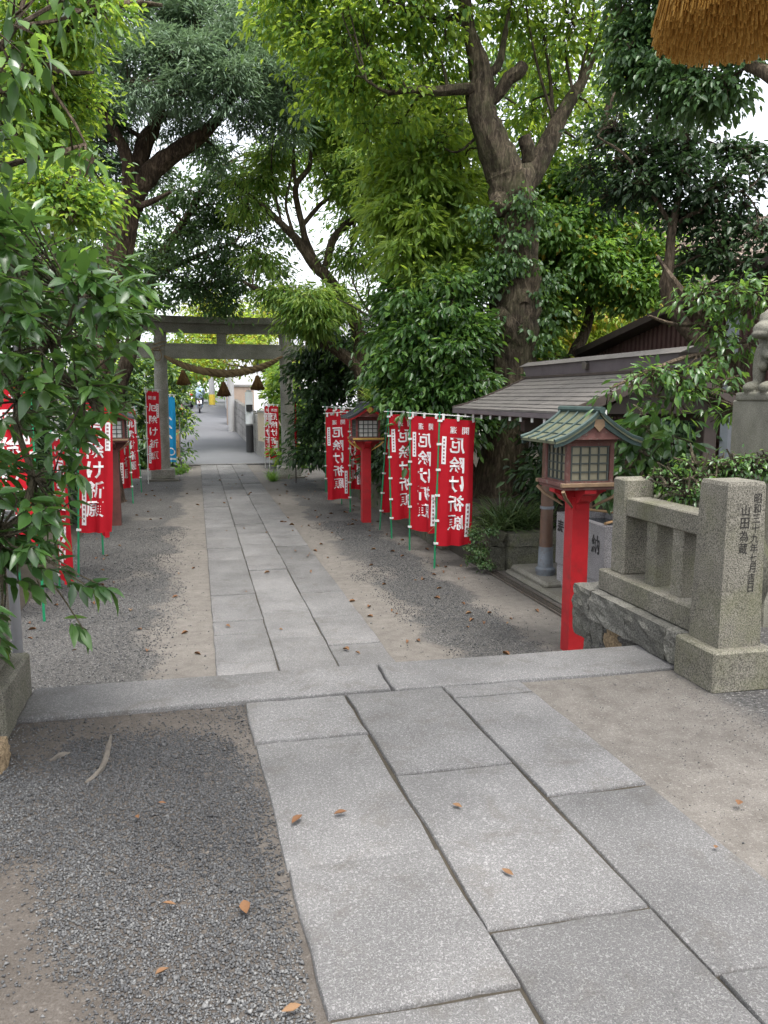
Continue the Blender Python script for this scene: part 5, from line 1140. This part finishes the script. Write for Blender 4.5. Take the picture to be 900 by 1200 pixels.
plant('young_tree', 'thin double-stemmed tree with mid green leaves behind the pavilion roof', 'tree', (7.0, 13, .5), limbs, cl, 23000, .105, .052, 'leaf_mid', 'bark_thin', 10, twig=.26, per=10, droop=.4, second=('leaf_autumn', .08))
# --- dark leaves added to stand in for the shade behind the pavilion
cl = fill(625, 470, 830, 600, 9.6, 11.6, 30, .42, R_(61)); cl = [c for c in cl if not (c[0] < 5.2 and c[1] < 10.3)]
plant('shade_filler', 'dark leaves added in place of the shade behind the pavilion columns', 'hedge', (6.0, 10.8, .3), None, cl, 9000, .11, .05, 'leaf_black', seed=61, twig=.28, per=8, droop=.4, second=('leaf_dark', .35), crown='leaves')
# --- bright bush behind it
cl = fill(625, 335, 745, 425, 16, 18, 24, .6, R_(11))
plant('bright_bush', 'bright yellow-green bush with autumn tints far behind the pavilion ridge', 'bush', (8.5, 17, .6), None, cl, 9000, .13, .05, 'leaf_lime', seed=11, twig=.35, per=9, second=('leaf_autumn', .35), crown='leaves')
# --- dark leaves against the sky at upper right
limbs = [[(7.9, 8.6, 1.0, .12)]+px([(800, 380, 9, .09), (785, 300, 9, .06), (795, 230, 9, .04), (800, 180, 9, .03), (815, 120, 9, .015)]), px([(795, 260, 9, .03), (840, 235, 8.8, .02), (880, 220, 8.6, .01)]), px([(790, 270, 9, .03), (740, 190, 9.2, .02), (700, 160, 9.4, .01)]), px([(700, 170, 10.5, .07), (715, 120, 10.4, .05), (722, 105, 10.4, .03)])]
cl = px([(735, 190, 9.4, .32), (770, 175, 9.2, .32), (810, 170, 9, .3), (850, 175, 9, .25), (760, 215, 9.2, .3), (800, 210, 9, .3), (840, 215, 8.8, .26), (880, 175, 8.8, .2), (720, 225, 9.6, .3), (870, 240, 8.8, .25), (830, 250, 9, .28), (790, 250, 9.2, .3), (890, 270, 8.6, .28), (850, 290, 8.8, .28), (815, 300, 9.2, .3), (720, 150, 9.6, .28), (770, 140, 9.4, .28), (690, 200, 9.8, .25), (880, 310, 8.6, .28), (905, 200, 8.6, .2)])
plant('camellia_tree', 'small dark-leaved tree against the bright sky at right', 'tree', (7.9, 8.6, .6), limbs, cl, 8500, .08, .042, 'leaf_black', 'bark_thin', 12, twig=.2, per=8, droop=.2, every=1, br=.012)
limbs = [[(7.4, 5.0, .6, .2)]+px([(1010, 380, 5.2, .16), (980, 200, 5.4, .11), (930, 110, 5.8, .07), (860, 70, 6.4, .04), (780, 60, 7, .02)])]
cl = px([(745, 45, 7.2, .28), (775, 75, 7, .26), (805, 100, 6.8, .24), (740, 85, 7.2, .2), (830, 105, 6.6, .2), (780, 110, 7, .2), (760, 15, 7.2, .3), (800, 40, 7, .3), (850, 95, 6.4, .16), (870, 60, 6.4, .2), (725, 20, 7.4, .22), (790, -40, 7, .45), (860, -30, 6.6, .45), (820, 125, 6.8, .14)])
plant('overhanging_tree', 'dark green canopy hanging in from the right behind the orange tassel', 'tree', (7.4, 5.0, TZ), limbs, cl, 12000, .068, .034, 'leaf_dark', 'bark_thin', 13, twig=.16, per=10, droop=.5, br=.012)
# --- near right shrub with whorled leaves before the pavilion roof
limbs = [[(5.3, 6.0, .05, .06)]+px([(880, 470, 6, .055), (848, 410, 6, .05), (820, 370, 6, .045), (790, 330, 6.1, .03), (770, 300, 6.2, .015)]), px([(850, 412, 6, .03), (800, 420, 5.8, .02), (750, 440, 5.7, .015), (715, 455, 5.6, .008)]), px([(860, 440, 6, .03), (890, 380, 5.8, .02), (905, 330, 5.6, .012)]), px([(830, 380, 6, .025), (790, 380, 5.9, .018), (760, 370, 5.8, .01)]), px([(845, 410, 6, .02), (820, 450, 5.7, .014), (790, 470, 5.6, .008)])]
cl = px([(820, 350, 5.9, .18), (850, 345, 5.8, .18), (885, 345, 5.6, .2), (840, 385, 5.8, .15), (740, 452, 5.6, .10), (765, 440, 5.6, .13), (795, 440, 5.6, .14), (825, 430, 5.6, .13), (850, 445, 5.5, .13), (790, 470, 5.5, .13), (815, 462, 5.5, .12), (770, 465, 5.6, .11), (880, 400, 5.6, .13), (860, 480, 5.4, .12), (885, 470, 5.3, .12), (720, 460, 5.6, .07), (895, 500, 5.2, .12), (845, 410, 5.7, .1)])
plant('whorled_shrub', 'green shrub with whorled leaves reaching over the pavilion roof end', 'shrub', (5.3, 6.0, .05), limbs, cl, 1500, .085, .030, 'leaf_glossy', 'bark_thin', 14, twig=.11, per=9, droop=.25, style='big', second=('leaf_mid', .35), every=1, br=.008)
# broad-leaved shrub right of the near lantern
cl = px([(735, 505, 6.7, .12), (750, 515, 6.6, .12), (738, 535, 6.7, .09), (728, 550, 6.6, .08), (760, 535, 6.2, .1), (712, 580, 6.7, .06), (720, 572, 6.7, .07), (765, 500, 6.4, .12), (790, 520, 6.0, .12), (755, 485, 6.4, .09)])
plant('broadleaf_shrub', 'broad dark leaves between the near lantern and the balustrade', 'shrub', (4.0, 6.5, .05), [[(4.0, 6.5, .05, .03)]+px([(755, 590, 6.5, .025), (748, 530, 6.5, .018), (745, 490, 6.5, .01)]), px([(752, 585, 6.5, .02), (718, 575, 6.6, .012)])], cl, 330, .14, .07, 'leaf_glossy', 'bark_stem', 15, twig=.12, per=5, droop=.4, style='big', every=1, br=.008)
# small-leaved plant spilling over the balustrade
o = rock((3.25, 4.75, .98), (.62, .8, .95), 91, .4).build('garden_rock', 'planter_stone', smooth=True); tag(o, 'mossy rock behind the balustrade under trailing leaves', 'rock')
cl = px([(780, 560, 4.7, .07), (800, 568, 4.55, .07), (820, 560, 4.5, .08), (840, 548, 4.5, .08), (860, 545, 4.4, .08), (805, 582, 4.45, .06), (785, 570, 4.6, .05), (880, 540, 4.4, .09), (830, 578, 4.35, .05), (765, 560, 4.75, .05), (815, 545, 4.6, .08), (850, 555, 4.5, .07), (900, 540, 4.4, .1)])
plant('trailing_shrub', 'small-leaved plant trailing over the granite balustrade', 'shrub', (3.15, 4.6, .8), [[(3.25, 4.7, 1.3, .012)]+px([(850, 540, 4.55, .01), (810, 560, 4.5, .007), (780, 568, 4.6, .004)])], cl, 1700, .034, .017, 'leaf_glossy', 'bark_stem', 16, twig=.06, per=8, droop=.3, style='big', second=('leaf_mid', .3), every=1, br=.004)
# --- dark shrubs at the foot of the right pillar and behind the farther flags
cl = px([(365, 440, 19.5, .45), (385, 455, 19, .45), (375, 490, 19.2, .45), (368, 505, 20, .3), (400, 430, 19.5, .45), (395, 500, 18.6, .45), (370, 530, 19.2, .4), (372, 415, 19.5, .35), (420, 500, 18, .45), (440, 520, 16, .4), (450, 480, 17, .5), (445, 440, 17.5, .5), (430, 400, 18.5, .5), (460, 540, 14.5, .35), (465, 500, 15, .4), (385, 395, 19, .45)])
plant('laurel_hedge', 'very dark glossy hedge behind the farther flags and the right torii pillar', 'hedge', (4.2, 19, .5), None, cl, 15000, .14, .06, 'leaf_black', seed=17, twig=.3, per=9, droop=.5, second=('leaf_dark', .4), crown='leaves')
# --- foliage beyond the torii
cl = px([(235, 405, 31, .7), (265, 400, 32, .7), (290, 395, 31, .7), (225, 430, 30, .6), (310, 400, 30, .7), (250, 385, 32, .8), (285, 420, 31, .5), (320, 420, 30, .6), (240, 360, 33, 1.0), (280, 365, 33, .9), (215, 395, 31, .6), (310, 370, 32, .9), (255, 425, 31, .45)])
plant('street_tree', 'yellow-green tree over the street beyond the torii', 'tree', (4.5, 31, 0), [[(4.4, 31, 0, .2)]+px([(345, 440, 31, .16), (335, 400, 31, .12), (300, 385, 31, .07), (250, 395, 31, .03)]), px([(345, 455, 30, .07), (320, 440, 30, .06), (300, 432, 30, .04), (270, 428, 30, .02)])], cl, 9000, .16, .075, 'leaf_lime', 'bark_thin', 18, twig=.45, per=9, second=('leaf_autumn', .3))
cl = px([(200, 440, 25.5, .45), (207, 470, 25, .35), (208, 500, 25, .35), (205, 530, 24.8, .3), (195, 455, 26, .5), (212, 455, 26, .35), (185, 430, 26, .6), (213, 485, 25.5, .25), (190, 490, 26, .5), (185, 530, 25.5, .5), (202, 420, 27, .5), (165, 440, 25, .6), (150, 470, 25, .6), (165, 500, 25, .6), (150, 530, 25, .6), (170, 540, 25, .4), (140, 430, 25, .7), (130, 490, 25, .6), (170, 465, 25, .5)])
plant('garden_shrub', 'leafy shrub left of the street beside the blue flag', 'shrub', (-1.5, 25.3, 0), None, cl, 9000, .14, .07, 'leaf_dark', seed=19, twig=.3, per=8, second=('leaf_lime', .2), crown='leaves')
cl = px([(332, 450, 25, .4), (338, 480, 24.5, .35), (335, 510, 24.5, .3), (338, 535, 24, .3), (328, 440, 27, .4), (345, 520, 24, .5), (340, 470, 25, .6)])
plant('garden_shrub', 'bright green shrub right of the street behind the right pillar', 'shrub', (3.4, 25, 0), None, cl, 5000, .14, .07, 'leaf_mid', seed=20, twig=.3, per=8, second=('leaf_lime', .35), crown='leaves')
cl = px([(232, 455, 70, 1.2), (270, 440, 62, 1.0), (215, 440, 60, 1.6), (222, 425, 62, 1.6), (200, 430, 60, 2), (290, 440, 60, 1.0), (250, 425, 75, 1.8)])
plant('far_tree', 'dim green tree at the far end of the street', 'tree', (-2, 62, 1.5), [[(-2, 62, 1.2, .2), (-1.8, 62, 4, .12)]], cl, 3500, .3, .18, 'leaf_mid', 'bark_thin', 21, twig=.8, per=8)
# tall dark trees closing the view behind
for i, (x0, y0, x1, y1, ya, yb, n, rr, nl, mt, lab, nm, b) in enumerate([
    (345, -40, 480, 330, 21, 24, 28, .95, 12000, 'leaf_mid', 'tall green tree filling the view behind the leaning tree', 'tall_tree', (6.2, 22, .5)),
    (440, 60, 640, 440, 17, 20, 38, .95, 15000, 'leaf_dark', 'tall dark tree behind the bamboo and the forked trunk', 'tall_tree', (8.2, 18.5, .6)),
    (600, 20, 720, 240, 17, 20, 14, .8, 5000, 'leaf_mid', 'sparse green tree behind the right fork of the tall tree', 'tall_tree', (10.2, 18.5, .8)),
    (-60, 60, 90, 420, 12, 15, 26, .8, 11000, 'leaf_dark', 'dark tree at the left edge behind the glossy shrub', 'tall_tree', (-4.5, 13.5, .4)),
    (60, 270, 215, 500, 27, 31, 22, 1.0, 6000, 'leaf_mid', 'green tree behind the torii at left', 'tall_tree', (-5.0, 29, .2)),
    (-80, 380, 165, 620, 12.5, 15.5, 34, .6, 12000, 'leaf_black', 'dark hedge behind the left-hand flags', 'dark_hedge', (-3.4, 14, .2))]):
    cl = fill(x0, y0, x1, y1, ya, yb, n, rr, R_(30+i))
    if nm == 'dark_hedge':
        cl = [c for c in cl if c[0] < -1.75-c[3]*.8 and c[2] > .15]
        cl += [(-2.4-random.random(), 9+.45*k, .4+random.random()*1.3, .5) for k in range(24)]
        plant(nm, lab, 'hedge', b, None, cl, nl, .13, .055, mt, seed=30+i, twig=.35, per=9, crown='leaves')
    else:
        top = max(c[2] for c in cl)
        plant(nm, lab, 'tree', b, [[(*b, .22), (b[0]+.1, b[1], top*.35, .17), (b[0]-.2, b[1]+.2, top*.65, .11), (b[0], b[1], top, .04)]], cl, nl, .14, .055, mt, 'bark_thin', 30+i, twig=.4, per=9, second=('leaf_mid' if mt == 'leaf_dark' else 'leaf_lime', .25))
# --- pale maple at upper left and its crooked branch
limbs = [[(-3.0, 8.6, .2, .16)]+px([(-60, 300, 8.6, .13), (-10, 120, 8.6, .10), (35, 62, 8.5, .09), (60, 40, 8.4, .07), (92, 22, 8.4, .05), (125, 8, 8.3, .04), (160, 4, 8.3, .03), (190, 6, 8.2, .015)]), px([(45, 55, 8.5, .05), (55, 75, 8.4, .04), (75, 85, 8.3, .03), (110, 85, 8.2, .012)]), px([(62, 78, 8.4, .02), (62, 105, 8.3, .018), (85, 140, 8.2, .014), (100, 168, 8.1, .008)]), px([(90, 22, 8.4, .02), (110, 30, 8.3, .014), (120, 38, 8.3, .006)]), px([(60, 40, 8.4, .03), (70, 15, 8.4, .02), (75, -20, 8.4, .012)])]
cl = px([(70, 55, 8.6, .28), (60, 110, 8.8, .3), (90, 120, 9, .25), (30, 30, 8.6, .3), (85, 40, 8.4, .18), (40, 90, 8.4, .25), (95, 218, 8, .25), (65, 225, 8, .25), (40, 215, 8, .25), (110, 240, 8, .16), (80, 245, 7.8, .2), (25, 140, 8.6, .3), (60, 160, 8.8, .28), (20, 5, 8.4, .3), (110, -5, 8.2, .25), (60, -20, 8.4, .35), (15, 190, 8.4, .28), (120, 215, 8.2, .1)])
plant('maple_tree', 'pale green maple with a crooked dark branch at upper left', 'tree', (-3.0, 8.6, .2), limbs, cl, 9500, .065, .034, 'leaf_lime', 'bark_thin', 40, twig=.2, per=10, droop=.3, second=('leaf_mid', .5), br=.01, every=2)
# --- glossy foreground shrub at left
rg = R_(77)
def xmax(y): return float(np.interp(y, [235, 262, 290, 312, 340, 370, 400, 440, 480, 505, 540, 580, 640, 700, 760], [40, 70, 120, 172, 196, 192, 182, 165, 172, 160, 112, 98, 85, 40, 10]))
cl = []; tw = MB(); stem0 = np.array([-1.75, 3.5, 1.0])
hubs = px([(-60, 560, 3.6, .03), (-40, 420, 3.7, .03), (-30, 330, 3.8, .03), (20, 470, 3.6, .02), (60, 400, 3.6, .02), (30, 360, 3.7, .02), (40, 560, 3.6, .018), (90, 350, 3.6, .016), (100, 460, 3.6, .016), (0, 620, 3.4, .018)])
H = np.array([h[:3] for h in hubs])
for h in hubs[:3]: tw.tube(cr([stem0, (stem0+np.array(h[:3]))/2+np.array([-.1, 0, .1]), h[:3]], 4), .02, 7)
for i in range(3, len(hubs)):
    j = int(np.argmin(np.linalg.norm(H[:i]-H[i], axis=1))); tw.tube(cr([H[j], (H[j]+H[i])/2+rg.normal(0, .03, 3), H[i]], 4), [.013]*8+[.009], 6)
tips = []
while len(tips) < 310:
    y = rg.uniform(240, 660) if len(tips) < 265 else rg.uniform(560, 760); x = rg.uniform(-70, xmax(y)-12)
    if y > 555 and rg.random() < .5 and x > 0: continue
    tips.append(P(x, y, rg.uniform(2.9, 4.3)))
for a, b, Y in [(185, 335, 3.4), (180, 365, 3.4), (165, 325, 3.5), (150, 345, 3.3), (165, 470, 3.4), (150, 485, 3.3), (140, 450, 3.5), (120, 690, 3.3), (140, 690, 3.3), (110, 738, 3.3), (95, 665, 3.4), (60, 690, 3.3), (70, 668, 3.3), (10, 770, 3.2)]: tips.append(P(a-12, b, Y))
tips = np.array(tips)
pos = []; dr = []
for t in tips:
    j = int(np.argmin(np.linalg.norm(H-t, axis=1))); a = H[j]; ax = nrm(t-a+np.array([.25, 0, .05])); mid = (a+t)/2+rg.normal(0, .03, 3)+np.array([0, 0, -.02])
    q = cr([a, mid, t], 4); tw.tube(q, list(np.linspace(.0055, .0025, len(q))), 5, False)
    k = rg.integers(6, 11)
    for i in range(k):
        back = rg.uniform(0, .10); p = t-ax*back; ang = i*2.4+rg.uniform(-.4, .4)
        e1 = nrm(np.cross(ax, [0, 0, 1])); e2 = np.cross(ax, e1); side = e1*cos(ang)+e2*sin(ang)*.6
        pos.append(p); dr.append(ax*(.75-back*4)+side*.8+np.array([0, 0, -.18])+rg.normal(0, .12, 3))
pos = np.array(pos); dr = np.array(dr)
r = root('glossy_shrub', (-1.75, 3.5, TZ), 'broad-leaved glossy evergreen shrub close by at the left edge', 'shrub')
tw.tube([(-1.75, 3.5, TZ-.05), (-1.78, 3.5, .85), stem0], [.035, .03, .022], 8); part(tw, 'stems', 'bark_stem', r, True)
yel = rg.random(len(pos)) < .06
for sl, mt, nm in ((~yel, 'leaf_glossy', 'leaves'), (yel, 'leaf_mid', 'young_leaves')):
    V, Fc = leaf_big(pos[sl], dr[sl], .100, .040, rg, .3, .22); link(bpy.data.objects.new(nm, np_mesh('leaves', V, Fc, mt, True, chain_off(r))), r)
# upper left: larger soft leaves of a tree close by
cl = px([(15, 20, 4.6, .14), (35, 35, 4.6, .12), (10, 70, 4.6, .13), (5, 110, 4.6, .12), (15, 160, 4.8, .1), (45, 172, 5, .09), (85, 180, 5, .07), (20, 205, 4.8, .1), (10, 240, 4.6, .12), (110, 185, 5, .07), (95, 12, 5, .07), (75, 3, 5, .1), (-30, 60, 4.6, .2), (-30, 150, 4.6, .2), (40, -20, 4.8, .2), (-30, 220, 4.6, .2)])
plant('magnolia_tree', 'large soft green leaves of a tree close by at the top left corner', 'tree', (-2.6, 4.8, .05), [[(-2.6, 4.8, .05, .09)]+px([(-120, 380, 4.8, .07), (-70, 200, 4.8, .05), (-30, 100, 4.7, .03), (20, 30, 4.7, .012)]), px([(-60, 220, 4.8, .03), (20, 190, 4.9, .015), (90, 178, 5, .006)])], cl, 240, .13, .055, 'leaf_mid', 'bark_thin', 41, twig=.13, per=6, droop=.45, style='big', second=('leaf_glossy', .5), every=1, br=.008)
# --- strap-leaved plants
def strap(name, label, spots, n, L, Wd, seed, bend=.9, mat='leaf_grass', group=None):
    rg = R_(seed); c0 = np.mean(np.array(spots), 0); r = root(name, tuple(c0), label, 'plant', group); B = []; D = []
    for s in spots:
        for i in range(n):
            a = rg.uniform(0, 2*pi); el = rg.uniform(.6, 1.4); B.append(np.array(s)+rg.normal(0, .035, 3)*np.array([1, 1, .1])); D.append((cos(a)*cos(el), sin(a)*cos(el), sin(el)))
    V, Fc = blade_leaves(np.array(B), np.array(D), L, Wd, rg, bend); link(bpy.data.objects.new('blades', np_mesh('blades', V, Fc, mat, True, chain_off(r))), r); return r
strap('lilyturf', 'dark strap-leaved plants crowding the mossy planter', [(3.65, 9.35, .42), (3.8, 9.5, .42), (4.0, 9.4, .42), (3.75, 9.8, .42), (4.05, 9.75, .42), (4.3, 9.5, .42), (3.6, 9.7, .42), (3.9, 10.1, .42), (4.2, 10, .42)], 75, .55, .020, 1, 1.0)
strap('lilyturf', 'tuft of strap leaves between the first and second flags', [(3.35, 10.3, .35), (3.3, 10.9, .35), (3.4, 11.3, .4)], 60, .55, .022, 2, 1.1)
strap('lilyturf', 'tuft of strap leaves right of the black-roofed lantern', [(3.35, 13.0, .4), (3.4, 13.6, .42), (3.35, 12.4, .4), (3.45, 14.1, .42)], 60, .5, .02, 3, 1.0)
strap('grass_tuft', 'small round grass tuft beside the path at the right torii pillar', [tuple(G(318, 562, 0)), tuple(G(320, 564, 0))], 110, .34, .012, 4, .7, 'leaf_mid')
strap('fern_clump', 'feathery pale green clump above the black-roofed lantern', [tuple(P(448, 475, 15)), tuple(P(465, 478, 15)), tuple(P(435, 470, 15.5))], 60, .55, .03, 5, 1.0, 'leaf_bamboo')
cl = px([(560, 625, 9.05, .07), (563, 645, 9.0, .06), (568, 660, 9.0, .06), (555, 640, 9.2, .06), (575, 620, 9.0, .05), (552, 655, 9.3, .05)])
plant('ivy', 'small-leaved ivy hanging over the left corner of the mossy planter', 'ivy', (3.42, 9.05, .3), None, cl, 1500, .028, .02, 'leaf_dark', seed=50, twig=.06, per=8, droop=.6, second=('leaf_grass', .4), crown='leaves', zmin=.01)
# leafy sprigs at the left foot of the blue flag
plant('weeds', 'low green weeds at the foot of the left torii plinth', 'plant', (*G(208, 552, 0)[:2], 0), None, [(*G(210, 548, .15), .15), (*G(206, 552, .1), .1)], 260, .09, .05, 'leaf_mid', seed=51, twig=.12, per=6, crown='leaves')
# ------------------------------------------------------------------ fallen leaves
def fallen(x, y, z, s, label, seed):
    rg = R_(seed); p = G(x, y, z)+np.array([0, 0, .006]); a = rg.uniform(0, 2*pi)
    V, Fc = leaf_big(np.array([p]), np.array([[cos(a), sin(a), .05]]), s, s*.45, rg, .08, .35, upv=np.array([[0, 0, 1.0]])+rg.normal(0, .15, (1, 3)))
    V[:, 2] += max(0, z+.004-V[:, 2].min())
    o = bpy.data.objects.new('fallen_leaf', np_mesh('fallen_leaf', V, Fc, 'leaf_fallen', True, p)); o.location = p; link(o); tag(o, label, 'leaf', 'fallen leaves on the upper terrace')
for i, (x, y, s, lab) in enumerate([(354, 957, .06, 'tan fallen leaf on the left near slab, left of the pair'), (407, 953, .065, 'orange-brown fallen leaf on the left near slab, right of the pair'), (289, 1074, .07, 'largest tan fallen leaf lying on the near gravel'), (182, 1145, .06, 'dark brown fallen leaf at the bottom of the gravel'),
                              (190, 1060, .045, 'brown fallen leaf left of the largest leaf on the gravel'), (160, 957, .04, 'reddish fallen leaf on the gravel near the middle'), (353, 1180, .05, 'brown fallen leaf beside the slab edge at the bottom'), (867, 940, .055, 'pale fallen leaf on the bare earth at right'),
                              (602, 1028, .045, 'dark curled leaf scrap on the middle slab'), (530, 944, .04, 'dark leaf stem on the middle slab near its far joint'), (185, 942, .035, 'small red leaf on the gravel towards the threshold'), (838, 996, .03, 'tiny brown leaf on the right slab')]):
    fallen(x, y, TZ+.008, s, lab, i)
rg = R_(9); n = 210; x = np.concatenate([rg.uniform(1.5, 3.3, 130), rg.uniform(-1.7, .1, 50), rg.uniform(.1, 1.45, 30)]); y = rg.uniform(5.6, 22, n); a = rg.uniform(0, 2*pi, n)
z = np.where((x > .09) & (x < 1.48), .036, .010)
V, Fc = leaf_cards(np.stack([x, y, z], 1), np.stack([np.cos(a), np.sin(a), .05*np.ones(n)], 1), .06, .03, rg, .5, .3)
o = bpy.data.objects.new('leaf_litter', np_mesh('leaf_litter', V, Fc, 'leaf_fallen')); link(o); tag(o, 'small fallen leaves scattered over the lower ground', 'leaf litter', kind='stuff')
